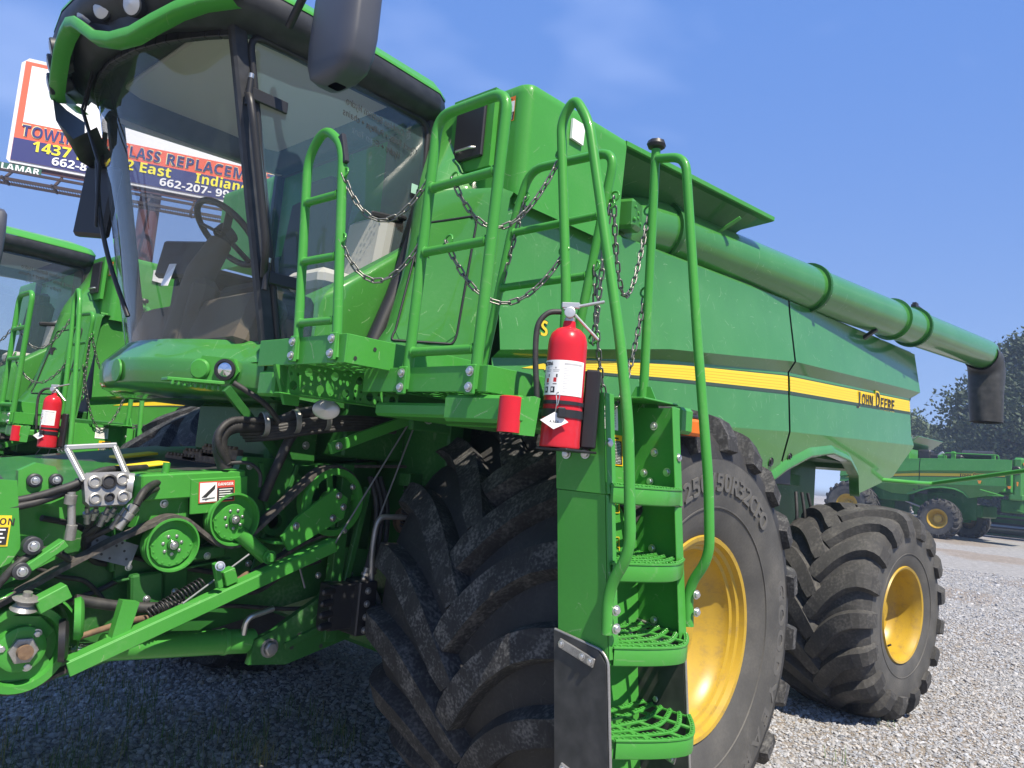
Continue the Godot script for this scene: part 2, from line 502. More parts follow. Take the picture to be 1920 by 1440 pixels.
func wheel(parent: Node, at: Vector3, turn: float, o: Dictionary) -> Node3D:
	var w := group(parent, "wheel")
	w.position = at
	w.rotation.y = turn
	var ms := tyre_meshes(o.R, o.W, o.rim, o.lugs, o.depth, o.lw, o.rise, o.reach)
	part(w, "tyre", ms[0], M.lug_dusty if o.get("dusty", false) else M.rubber)
	part(w, "sidewall", ms[2], M.side_rubber)
	part(w, "tread_lugs", ms[1], M.lug_dusty if o.get("dusty", false) else M.lug)
	var f: float = o.W * 0.5 * 0.875 + 0.012   # flange plane
	var r: float = o.rim
	var rm := MB.new()
	if o.get("deep", false):
		rm.lathe([Vector2(r + 0.002, f - 0.04), Vector2(r + 0.016, f), Vector2(r + 0.01, f + 0.012), Vector2(r - 0.006, f + 0.006), Vector2(r - 0.016, f - 0.02), Vector2(r - 0.03, f - 0.06), Vector2(r - 0.035, f - 0.16), Vector2(r - 0.055, f - 0.2),
			Vector2(r - 0.07, f - 0.225), Vector2(r * 0.62, f - 0.25), Vector2(r * 0.45, f - 0.23), Vector2(0.09, f - 0.23), Vector2(0.085, f - 0.15), Vector2(0.0, f - 0.145)], Transform3D.IDENTITY, 64)
	else:
		rm.lathe([Vector2(r + 0.004, f - 0.04), Vector2(r + 0.022, f), Vector2(r + 0.014, f + 0.014), Vector2(r - 0.004, f + 0.01), Vector2(r - 0.012, f - 0.014), Vector2(r - 0.028, f - 0.02), Vector2(r - 0.034, f - 0.04),
			Vector2(r - 0.05, f - 0.046), Vector2(r - 0.056, f - 0.075), Vector2(r - 0.09, f - 0.12), Vector2(r * 0.55, f - 0.2), Vector2(r * 0.42, f - 0.2), Vector2(0.14, f - 0.1), Vector2(0.0, f - 0.095)], Transform3D.IDENTITY, 72)
	part(w, "rim", rm, M.yellow)
	for k in 10:
		var a := TAU * k / 10.0
		bolt(w, Vector3(cos(a) * r * 0.5, sin(a) * r * 0.5, f - (0.232 if o.get("deep", false) else 0.2)), Vector3.BACK, 0.016, M.yellow)
	var vs := MB.new()
	vs.tube([V(r * 0.3, -r * 0.82, f - 0.17), V(r * 0.27, -r * 0.74, f - 0.12)], 0.008, 8)
	part(w, "valve_stem", vs, M.black)
	if o.get("letters", false):
		part(w, "raised_lettering", arc_text("1250/50R32CFO", 0.08, 0.685, 1.47, o.W * 0.5 + 0.0005, 0.102, 1.15), M.letter_rubber)
		part(w, "raised_lettering", arc_text("GOODYEAR", 0.07, 0.72, -0.35, o.W * 0.5 - 0.004, 0.17, 1.7), M.letter_rubber)
	return w
const FRONT := {R = 1.025, W = 1.2, rim = 0.43, lugs = 20, depth = 0.072, lw = 0.115, rise = 0.4, reach = 0.14, letters = true}
const REAR := {R = 0.815, W = 0.76, rim = 0.352, lugs = 17, depth = 0.06, lw = 0.115, rise = 0.38, reach = 0.17, deep = true, dusty = true}

# ------------------------------------------------------------------ shared pieces of sheet metal
func perforated(b: MB, x: Transform3D, nu: int, nv: int, cell: float, th := 0.003):
	# a plate in local xy: cells by turns with one round hole and with four small ones
	for i in nu:
		for j in nv:
			var o := Vector2(i, j) * cell
			if (i + j) % 2 == 0:
				hole_cell(b, x, o, cell, cell * 0.3, 16, th)
			else:
				for a in 2:
					for c in 2:
						hole_cell(b, x, o + Vector2(a, c) * cell * 0.5, cell * 0.5, cell * 0.115, 8, th)
func hole_cell(b: MB, x: Transform3D, o: Vector2, s: float, r: float, n: int, th: float):
	var c := o + Vector2(s, s) * 0.5
	var inner := []; var outer := []
	for k in n:
		var a := TAU * k / n + PI / 4
		var d := Vector2(cos(a), sin(a))
		inner.append(c + d * r)
		outer.append(c + d / maxf(absf(d.x), absf(d.y)) * s * 0.5)
	var P := func(p: Vector2, z: float) -> Vector3: return x * Vector3(p.x, p.y, z)
	for k in n:
		var l := (k + 1) % n
		b.quad(P.call(inner[k], th), P.call(outer[k], th), P.call(outer[l], th), P.call(inner[l], th))
		b.quad(P.call(inner[l], 0), P.call(outer[l], 0), P.call(outer[k], 0), P.call(inner[k], 0))
		b.quad(P.call(inner[k], 0), P.call(inner[k], th), P.call(inner[l], th), P.call(inner[l], 0))
func decal(parent: Node, x: Transform3D, w: float, h: float, head: Color, called := "warning_label", picture := 0.42, body := 0) -> MeshInstance3D:
	# a printed sticker: coloured head, pictogram field, lines of print
	var W := 96; var H := int(96 * h / w)
	var im := Image.create(W, H, false, Image.FORMAT_RGB8)
	im.fill(head)
	var paper := Color(0.93, 0.93, 0.91)
	im.fill_rect(Rect2i(4, 4, W - 8, H - 8), paper)
	var ink := Color(0.12, 0.12, 0.12)
	var y := 4
	if head != paper:
		im.fill_rect(Rect2i(4, 4, W - 8, int(H * 0.16)), head)
		y += int(H * 0.16)
		im.fill_rect(Rect2i(W / 4, 4 + int(H * 0.05), W / 2, maxi(2, int(H * 0.06))), ink)
	var ph := int(H * picture)
	if picture > 0.01:
		# bent figure and arrow strokes
		for k in 40:
			var t := k / 40.0
			im.fill_rect(Rect2i(int(W * (0.25 + 0.3 * t)), y + int(ph * (0.2 + 0.6 * t)), 4, 4), ink)
			im.fill_rect(Rect2i(int(W * (0.3 + 0.45 * t)), y + int(ph * (0.55 + 0.12 * sin(t * 6.0))), 4, 3), ink)
		im.fill_rect(Rect2i(int(W * 0.2), y + int(ph * 0.08), 9, 9), ink)
		im.fill_rect(Rect2i(int(W * 0.55), y + int(ph * 0.62), 5, int(ph * 0.3)), ink)
	y += ph
	var r := RandomNumberGenerator.new()
	r.seed = int(w * 1e4) + int(h * 777)
	var back := body == 1
	if back:
		im.fill_rect(Rect2i(4, y, W - 8, H - y - 4), ink)
	y += 4
	while y < H - 8:
		var xx := 9
		while xx < W - 14:
			var l := r.randi_range(4, 14)
			im.fill_rect(Rect2i(xx, y, mini(l, W - 12 - xx), 2), paper if back else Color(0.35, 0.35, 0.35))
			xx += l + 3
		y += 6
	var m := mat(Color.WHITE, 0.45)
	m.albedo_texture = ImageTexture.create_from_image(im)
	var b := MB.new()
	var hw := w * 0.5; var hh := h * 0.5
	b.quad(x * V(-hw, -hh, 0.0015), x * V(hw, -hh, 0.0015), x * V(hw, hh, 0.0015), x * V(-hw, hh, 0.0015))
	return part(parent, called, b, m)
var link_mesh: ArrayMesh
func chain(parent: Node, a: Vector3, b: Vector3, sag: float, tail := 0.0):
	# welded links hung between two points
	if link_mesh == null:
		var lm := MB.new()
		var ring := []
		for k in 16:
			var t := TAU * k / 16.0
			ring.append(Vector3(cos(t) * 0.0085, sin(t) * 0.0085 + (0.012 if sin(t) > 0 else -0.012), 0))
		ring.append(ring[0]); ring.append(ring[1])
		lm.tube(ring, 0.0034, 6, false)
		link_mesh = lm.mesh()
	var b2 := MB.new()
	var poly := []
	for k in 61:
		var t := k / 60.0
		poly.append(a.lerp(b, t) - Vector3(0, sag * (1.0 - pow(2 * t - 1, 2)), 0))
	var L := 0.0; var next := 0.0; var n := 0
	for k in 60:
		var p: Vector3 = poly[k]; var q: Vector3 = poly[k + 1]
		var l := p.distance_to(q)
		while next <= L + l:
			var d := (q - p).normalized()
			var side := d.cross(Vector3(0.3, 0.2, 1)).normalized()
			var nrm := side.cross(d)
			var bs := Basis(side, d, nrm) if n % 2 == 0 else Basis(nrm, d, -side)
			b2.st.append_from(link_mesh, 0, Transform3D(bs, p + d * (next - L)))
			next += 0.0335; n += 1
		L += l
	var o := part(parent, "safety_chain", b2, M.chain)
	var e := MB.new()
	for p in [a, b]:
		var ring := []
		for k in 15:
			var t := TAU * k / 14.0
			ring.append(p + Vector3(0.004 * sin(t), 0.018 + 0.02 * sin(t), 0.02 * cos(t)))
		e.tube(ring, 0.0045, 7, false)
	part(o, "eyelets", e, M.green)
	return o

# ------------------------------------------------------------------ the harvester, part by part
func lerp_line(a: Array, x: float) -> float:
	# a: pairs x, y in rising x
	if x <= a[0]: return a[1] + (x - a[0]) * (a[3] - a[1]) / (a[2] - a[0])
	var i := 0
	while i < a.size() - 4 and x > a[i + 2]:
		i += 2
	return a[i + 1] + (x - a[i]) * (a[i + 3] - a[i + 1]) / (a[i + 2] - a[i])
const CREASE := [-0.4, 2.226, 0.77, 2.428, 2.55, 2.636, 5.7, 2.813]
const BAND := [-0.4, 2.185, 0.77, 2.365, 2.55, 2.555, 5.7, 2.725]
const STRIPE_TOP := [-0.36, 2.161, 0.06, 2.249, 1.03, 2.371, 2.5, 2.52, 5.58, 2.70]
const STRIPE_LOW := [-0.36, 2.135, 0.06, 2.19, 1.03, 2.283, 2.5, 2.407, 5.55, 2.583]
const LOWER := [-0.4, 1.96, 1.55, 2.04, 2.56, 2.1, 5.6, 2.235]
const BOTTOM := [-0.6, 1.98, 0.6, 1.95, 1.1, 1.75, 1.5, 1.63, 2.16, 1.63, 2.36, 1.70, 2.6, 1.817, 2.99, 1.945, 3.43, 2.0, 3.87, 1.965, 4.16, 1.85, 4.32, 1.667, 5.31, 1.887, 5.7, 2.235]
func side_z(x: float, y: float) -> float:
	# outward bulge of the side shields by height
	var c := lerp_line(CREASE, x); var b := lerp_line(BAND, x); var l := lerp_line(LOWER, x)
	var e := clampf((x + 0.6) / 1.2, 0, 1)
	if y > c: return lerpf(-0.725, -0.80, clampf((y - c) / 0.45, 0, 1))
	if y > b: return lerpf(-0.775, -0.725, (y - b) / (c - b))
	if y > l: return lerpf(-0.74, -0.775, (y - l) / (b - l))
	return lerpf(-0.74, -0.84, clampf((l - y) / 0.45, 0, 1.2)) * 1.0
func shield(parent: Node, x0: float, x1: float, rear: bool) -> MeshInstance3D:
	var b := MB.new()
	var n := 40
	var bands := [["top", "c", 5], ["c", "b", 2], ["b", "l", 5], ["l", "bot", 5]]
	for band in bands:
		var rows := []
		for k in band[2] + 1:
			var line := PackedVector3Array()
			for i in n + 1:
				var x := lerpf(x0, x1, float(i) / n)
				var ys := []
				for e in [band[0], band[1]]:
					match e:
						"top": ys.append(lerp_line([-0.6, 2.95, 0.2, 2.985, 2.6, 3.115, 5.8, 3.235], x))
						"c": ys.append(lerp_line(CREASE, x))
						"b": ys.append(lerp_line(BAND, x))
						"l": ys.append(lerp_line(LOWER, x))
						"bot": ys.append(minf(lerp_line(BOTTOM, x), lerp_line(LOWER, x) - 0.004))
				var y: float = lerpf(ys[0], ys[1], float(k) / band[2])
				var xx := x
				if rear and i > n - 14:
					# the rear edge is not plumb: it steps in under the crease
					var full: float = 5.77 if y > lerp_line(CREASE, x) else lerpf(5.58, 5.77, clampf((y - lerp_line(BAND, x)) / 0.09, 0, 1))
					if y < 2.24: full = lerpf(5.58, 5.66, clampf((y - 1.9) / 0.3, 0, 1))
					xx = lerpf(x0, full, float(i) / n) if false else x + (full - x1) * pow(float(i - n + 14) / 14.0, 2)
				line.append(V(xx, y, side_z(x, y - (0.0001 if band[0] != "c" and k == 0 else 0.0))))
			rows.append(line)
		b.grid(rows)
	# rolled return along the top and the rear
	var lip := []
	for i in n + 1:
		var x := lerpf(x0, x1, float(i) / n)
		var y := lerp_line([-0.6, 2.95, 0.2, 2.985, 2.6, 3.115, 5.8, 3.235], x)
		lip.append(PackedVector3Array([V(x, y, -0.8), V(x, y + 0.012, -0.807), V(x, y + 0.014, -0.825), V(x, y - 0.02, -0.86)]))
	b.grid(lip)
	var edge_x := x1
	var ed := []
	for k in 21:
		var y := lerpf(1.7 if not rear else 2.24, 3.23, k / 20.0)
		var xe := x1 if not rear else (5.77 if y > 2.81 else (lerpf(5.58, 5.77, clampf((y - 2.72) / 0.09, 0, 1)) if y > 2.72 else 5.58))
		var z := side_z(x1, y)
		ed.append(PackedVector3Array([V(xe, y, z), V(xe + 0.012, y, z - 0.006), V(xe + 0.016, y, z - 0.02), V(xe - 0.01, y, z - 0.06)]))
	if rear: b.grid(ed)
	return part(parent, "side_shield", b, M.panel)
func stripe(parent: Node, x0: float, x1: float):
	# yellow decal band with fine lines and a dark lower edge, 3 mm proud of the shield
	var n := 24
	var y1 := MB.new(); var ln := MB.new(); var dk := MB.new()
	var strip := func(b: MB, f0: float, f1: float, off: float):
		var rows := [PackedVector3Array(), PackedVector3Array()]
		for i in n + 1:
			var x := lerpf(x0, x1, float(i) / n)
			var t := lerp_line(STRIPE_TOP, x); var l := lerp_line(STRIPE_LOW, x)
			for k in 2:
				var y := lerpf(l, t, [f1, f0][k])
				rows[k].append(V(x, y, side_z(x, y) + off))
		b.grid(rows)
	strip.call(y1, 0.0, 1.0, 0.003)
	for k in 4:
		var f := 0.16 + k * 0.2
		strip.call(ln, f, f + 0.025, 0.0042)
	strip.call(dk, -0.24, 0.0, 0.003)
	var de := MB.new()
	strip.call(de, 1.0, 1.07, 0.003)
	var o := part(parent, "stripe", y1, M.stripe)
	part(o, "pinstripes", ln, M.stripe_line)
	part(o, "dark_edge", dk, M.dark_stripe)
	part(o, "dark_edge", de, M.dark_stripe)
	return o
func shield_text(parent: Node, s: String, x: float, y: float, h: float, mt: Material, slope := 0.055, stretch := 1.0):
	var t := Transform3D(Basis(Vector3(1, slope, 0).normalized(), Vector3(-slope, 1, 0).normalized(), Vector3.BACK), V(x, y, side_z(x, y) + 0.006))
	return lettering(parent, s, h, t, mt, stretch)

func build_body(root: Node3D):
	# dark mass inside the shields
	var core := MB.new()
	core.box(V(0.95, 2.1, -2.3), V(2.4, 1.55, 2.82), Basis.IDENTITY, 0.05)
	core.box(V(3.3, 2.45, -2.3), V(2.3, 0.85, 2.8), Basis.IDENTITY, 0.05)
	core.box(V(4.9, 2.4, -2.3), V(0.9, 0.98, 2.78), Basis.IDENTITY, 0.05)
	core.box(V(0.6, 1.2, -2.3), V(1.6, 0.9, 1.8), Basis.IDENTITY, 0.05)
	core.box(V(3.4, 1.2, -2.3), V(2.6, 0.5, 1.9), Basis.IDENTITY, 0.05)
	part(root, "threshing_body", core, M.shade_green)
	var seam := MB.new()
	seam.box(V(2.6, 2.4, -0.855), V(0.5, 1.4, 0.02))
	part(root, "seam_backing", seam, M.black)
	var s1 := shield(root, -0.66, 2.535, false)
	stripe(s1, -0.3, 2.53)
	var tip := MB.new()
	tip.prism(pol([-0.46, 2.128, -0.3, 2.146, -0.3, 2.176]), Transform3D(Basis.IDENTITY, V(0, 0, side_z(-0.35, 2.15) + 0.001)), 0.003)
	part(s1, "stripe_tip", tip, M.stripe)
	shield_text(s1, "S", -0.355, 2.335, 0.085, M.ink, 0.08, 1.25).position.z -= 0.002
	shield_text(s1, "S", -0.355, 2.337, 0.074, M.stripe, 0.08, 1.15)
	var s2 := shield(root, 2.565, 5.68, true)
	stripe(s2, 2.57, 5.57)
	# maker's name: capitals with taller initials, black over a yellow edge
	for e in [[0.014, M.stripe, -0.001], [0.0, M.ink, 0.001]]:
		for q in [["J", 4.02, 4.10, -0.018, 0.15], ["OHN", 4.12, 4.42, 0.0, 0.105], ["D", 4.5, 4.61, 0.0, 0.145], ["EERE", 4.63, 5.04, 0.0, 0.105]]:
			var tm := text_mesh(q[0], q[4] + e[0] * 2.0, 0.002)
			var bx: AABB = tm.get_aabb()
			var x: float = (q[1] + q[2]) * 0.5
			var y: float = 2.478 + 0.052 * (x - 4.0) + q[3] + q[4] * 0.5
			var o := part(s2, "lettering", tm, e[1])
			var ux := Vector3(1, 0.052, 0).normalized()
			o.transform = Transform3D(Basis(ux * ((q[2] - q[1] + e[0] * 2.0) / bx.size.x), Vector3(0, 1, 0) * ((q[4] + e[0] * 2.0) / bx.size.y), Vector3.BACK), V(x, y, side_z(x, y) + 0.006 + e[2]))
	for q in [[2.36, 1.855, s1], [2.665, 1.91, s2]]:
		var k := MB.new()
		var z := side_z(q[0], q[1])
		k.lathe([Vector2(0.036, 0.004), Vector2(0.033, 0.008), Vector2(0.028, 0.003), Vector2(0.0, 0.001)], frame(V(q[0], q[1], z), V(0, -0.15, 1)), 18)
		k.box(V(q[0], q[1], z + 0.006), V(0.012, 0.036, 0.01))
		part(q[2], "latch", k, M.black)
	# flared lip round the rear wheel arch and the dark well behind it
	var lip := []
	for i in 41:
		var x := lerpf(2.1, 4.33, i / 40.0)
		var y := lerp_line(BOTTOM, x)
		var z := side_z(x, y)
		lip.append(PackedVector3Array([V(x, y + 0.075, z + 0.008), V(x, y + 0.045, z + 0.028), V(x, y + 0.006, z + 0.04), V(x, y - 0.012, z + 0.035), V(x, y - 0.014, z - 0.05)]))
	var lb := MB.new()
	lb.grid(lip)
	part(s2, "wheel_arch_lip", lb, M.panel)
	var well := MB.new()
	well.box(V(3.35, 1.45, -1.32), V(2.3, 1.25, 0.04))
	well.box(V(2.7, 1.45, -1.24), V(0.08, 1.2, 0.12))
	well.box(V(3.1, 1.75, -1.2), V(1.2, 0.1, 0.16))
	well.tube(pts([2.4, 1.9, -1.1, 2.6, 1.75, -1.1, 2.9, 1.72, -1.1, 3.3, 1.85, -1.1]), 0.03, 8)
	well.box(V(3.4, 1.98, -1.35), V(2.4, 0.05, 0.9))
	well.box(V(3.3, 1.9, -2.6), V(2.3, 0.35, 1.8))
	well.bar(V(2.3, 1.5, -1.0), V(3.2, 1.05, -1.2), 0.06, 0.08)
	part(root, "wheel_well", well, M.shade_green)
	var ax := MB.new()
	ax.box(V(3.445, 0.8, -2.3), V(0.24, 0.26, 3.4), Basis.IDENTITY, 0.03)
	ax.tube(pts([3.445, 0.79, -0.9, 3.445, 0.79, -0.35]), 0.12, 20)
	part(root, "rear_axle", ax, M.shade_green)
	var tie := MB.new()
	tie.tube(pts([2.9, 0.75, -1.5, 2.95, 0.7, -0.9]), 0.03, 12)
	tie.tube(pts([2.0, 1.35, -0.95, 3.1, 1.0, -0.95]), 0.035, 12)
	part(root, "steering_rod", tie, M.steel)
	for k in 3:
		var hs := MB.new()
		hs.tube(spline(pts([3.1 + k * 0.12, 1.65, -0.9, 3.05 + k * 0.16, 1.4, -0.86, 3.2 + k * 0.1, 1.15, -0.95, 3.4, 0.95, -1.0])), 0.014, 8)
		part(root, "hydraulic_hose", hs, M.hose)
	# rear of the machine: hood and spreader
	var rear := MB.new()
	rear.box(V(5.4, 2.5, -2.3), V(0.3, 1.0, 2.9), Basis.IDENTITY, 0.04)
	part(root, "rear_hood", rear, M.green)
	var arm := MB.new()
	arm.tube(rounded(pts([4.9, 1.84, -0.9, 5.25, 1.842, -0.62, 5.6, 1.852, -0.55, 5.05, 2.02, 0.36]), 0.06), 0.021, 12)
	part(root, "light_arm", arm, M.green)

func build_tank(root: Node3D):
	var t := MB.new()
	# front wall, rounded corner, side wall up to the auger opening
	var rows := []
	for y in [2.9, 3.2, 3.46, 3.5, 3.512]:
		var inset: float = 0.0 if y < 3.48 else (0.006 if y < 3.505 else 0.02)
		var line := PackedVector3Array([V(-0.6 + inset, y, -3.85), V(-0.6 + inset, y, -0.82 - inset)])
		for k in 7:
			var a := PI * 0.5 * k / 6.0
			line.append(V(-0.55 - 0.05 * cos(a) + inset, y, -0.815 + 0.065 * sin(a) - inset))
		for x in [-0.3, 0.0, 0.2]:
			line.append(V(x, y, -0.75 - inset + 0.02 * (x + 0.55) * (1.0 if y > 3.4 else 0.3)))
		rows.append(line)
	t.grid(rows)
	# back of the opening, top rim
	t.box(V(1.0, 3.15, -1.22), V(1.65, 0.5, 0.03))
	t.box(V(0.8, 3.2, -2.5), V(2.75, 0.55, 2.6), Basis.IDENTITY, 0.02)
	t.box(V(0.19, 3.17, -0.95), V(0.02, 0.55, 0.4))
	var o := part(root, "grain_tank", t, M.green)
	# hood over the auger: flared plate, folded lip, sloping underside
	var h := MB.new()
	var sec := []; var und := []
	for i in 13:
		var f := i / 12.0
		var x := lerpf(0.2, 1.86, f)
		var z := lerpf(-0.735, -0.63, f)
		var y := lerpf(3.508, 3.555, f)
		var e := clampf((f - 0.8) / 0.2, 0, 1)
		sec.append(PackedVector3Array([V(x, y - 0.005, -1.25), V(x, y, z - 0.03), V(x, y - 0.004, z), V(x, y - 0.03, z), V(x, y - 0.034, z - 0.01), V(x, y - 0.034, z - 0.03)]))
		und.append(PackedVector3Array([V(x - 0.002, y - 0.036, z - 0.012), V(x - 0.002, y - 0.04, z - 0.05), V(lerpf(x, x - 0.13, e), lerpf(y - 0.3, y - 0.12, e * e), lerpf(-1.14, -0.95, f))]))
	h.grid(sec, false, false)
	for k in range(1, 5):
		h.tri(sec[12][0], sec[12][k], sec[12][k + 1])
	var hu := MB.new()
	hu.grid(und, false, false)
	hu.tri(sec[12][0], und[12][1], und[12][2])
	var hoo := part(o, "hood", h, M.green)
	part(hoo, "shaded_underside", hu, M.shade_green)  # underside in darker green, its shade painted into the colour
	var br := MB.new()
	br.bar(V(1.42, 3.42, -0.66), V(1.36, 3.24, -0.95), 0.04, 0.012)
	part(o, "hood_brace", br, M.green)
	bolt(o, V(0.98, 3.34, -0.86), V(0, -0.6, 0.8), 0.012)
	# corner work lamp on the side wall
	var lp := MB.new()
	lp.prism(pol([-0.045, -0.05, 0.05, -0.055, 0.055, 0.03, 0.035, 0.055, -0.045, 0.055]), frame(V(-0.235, 3.385, -0.742), V(0, 0, 1)), 0.014)
	part(o, "reflector", lp, M.white)
	# ventilation box with dark flap on the front wall
	var lv := MB.new()
	lv.prism(pol([-0.15, -0.2, 0.15, -0.2, 0.15, 0.2, -0.15, 0.2]), frame(V(-0.62, 3.3, -1.075), V(-1, 0, 0)), 0.03)
	part(o, "vent_surround", lv, M.green)
	var fl := MB.new()
	fl.box(V(-0.66, 3.305, -1.075), V(0.02, 0.3, 0.21), Basis.IDENTITY, 0.006)
	part(o, "vent_flap", fl, M.black)
	var hd := MB.new()
	hd.tube(rounded(pts([-0.668, 3.205, -1.14, -0.69, 3.2, -1.135, -0.69, 3.2, -1.03, -0.668, 3.205, -1.02]), 0.01), 0.007, 8)
	part(o, "flap_handle", hd, M.zinc)
	decal(o, frame(V(-0.605, 3.425, -1.215), V(-1, 0, 0)), 0.065, 0.1, Color(0.75, 0.2, 0.12), "warning_label", 0.4, 1)
	decal(o, frame(V(-0.605, 3.385, -0.87), V(-1, 0, 0)), 0.085, 0.125, Color(0.9, 0.45, 0.1), "warning_label", 0.45, 1)

func build_column(root: Node3D):
	# shroud between the cab and the tank: lofted sections, inner edge to outer side
	var b := MB.new()
	var rows := []
	for q in [[1.98, -1.18, -1.05, -0.8], [2.1, -1.14, -1.05, -0.79], [2.24, -1.06, -1.04, -0.77], [2.5, -0.99, -1.06, -0.74], [2.8, -0.93, -1.1, -0.72], [2.9, -0.9, -1.13, -0.71], [2.935, -0.88, -1.16, -0.69]]:
		var line := PackedVector3Array([V(q[1] + 0.1, q[0], q[2] - 0.16), V(q[1], q[0], q[2])])
		var e := V(q[3], q[0], -0.755)
		var s := V(q[1], q[0], q[2])
		for k in 5:
			line.append(s.lerp(V(q[3] - 0.04, q[0], -0.79), (k + 1) / 5.0))
		line.append(V(q[3] - 0.005, q[0], -0.762))
		line.append(e + V(0.05, 0, 0.005))
		rows.append(line)
	b.grid(rows)
	b.grid([rows[6], PackedVector3Array([V(-0.7, 2.94, -1.32), V(-0.62, 2.94, -1.2), V(-0.62, 2.94, -1.1), V(-0.6, 2.94, -1.0), V(-0.6, 2.94, -0.95), V(-0.6, 2.94, -0.9), V(-0.6, 2.94, -0.85), V(-0.58, 2.94, -0.8), V(-0.55, 2.94, -0.78)])], false, false)
	var o := part(root, "column_shroud", b, M.panel)
	# flared neck up the inner side to the tank
	var nk := MB.new()
	var nr := []
	for k in 9:
		var f := k / 8.0
		var y := lerpf(2.85, 3.5, f)
		var g := f * f * (3 - 2 * f)
		nr.append(PackedVector3Array([V(lerpf(-0.8, -0.57, g), y, lerpf(-1.25, -1.5, g)), V(lerpf(-0.9, -0.605, g), y, lerpf(-1.14, -1.42, g)), V(lerpf(-0.8, -0.6, g), y, lerpf(-1.06, -1.3, g)), V(-0.59, y, lerpf(-1.0, -1.2, g))]))
	nk.grid(nr)
	part(o, "neck", nk, M.panel)
	# access door following the oblique face, dark seal round it
	var face := func(s: float, y: float, off: float) -> Vector3:
		var k := 0
		while k < rows.size() - 2 and rows[k + 1][1].y < y: k += 1
		var f: float = (y - rows[k][1].y) / (rows[k + 1][1].y - rows[k][1].y)
		var a: Vector3 = rows[k][1].lerp(rows[k + 1][1], f)
		var e: Vector3 = rows[k][6].lerp(rows[k + 1][6], f)
		return a.lerp(e, s) + V(-0.72, 0.06, 0.69) * off
	var lo_hi := func(s: float) -> Array: return [2.17 + 0.012 * s, 2.74 + 0.05 * s]
	var dd := MB.new()
	var dr := []
	for i in 9:
		var s := lerpf(0.14, 0.86, i / 8.0)
		var lh: Array = lo_hi.call(s)
		var line := PackedVector3Array()
		var cut: float = 0.035 if i == 0 or i == 8 else 0.0
		for k in 9: line.append(face.call(s, lerpf(lh[0] + cut, lh[1] - cut, k / 8.0), 0.009 if i > 0 and i < 8 and k > 0 and k < 8 else 0.004))
		dr.append(line)
	dd.grid(dr)
	part(o, "access_door", dd, M.panel)
	var g2 := MB.new()
	var ring := []
	for q in rounded(pts([0.5, 2.17, 0, 0.125, 2.165, 0, 0.125, 2.745, 0, 0.875, 2.79, 0, 0.875, 2.175, 0, 0.5, 2.17, 0]), 0.05, 4): ring.append(face.call(q.x, q.y, 0.003))
	g2.tube(ring, 0.0055, 6, false)
	part(o, "door_seal", g2, M.black)
	var lt := MB.new()
	var lp: Vector3 = face.call(0.22, 2.56, 0.008)
	lt.lathe([Vector2(0.034, 0.005), Vector2(0.026, 0.002), Vector2(0.0, 0.002)], frame(lp, V(-0.72, 0.06, 0.69)), 16)
	lt.box(lp + V(-0.006, -0.012, 0.006), V(0.012, 0.05, 0.012))
	part(o, "door_latch", lt, M.black)
	var strip := MB.new()
	strip.tube(pts([-0.77, 2.98, -1.25, -0.83, 2.75, -1.2, -0.93, 2.4, -1.2, -1.04, 2.1, -1.2]), 0.042, 10)
	part(root, "cab_gaiter", strip, M.black)

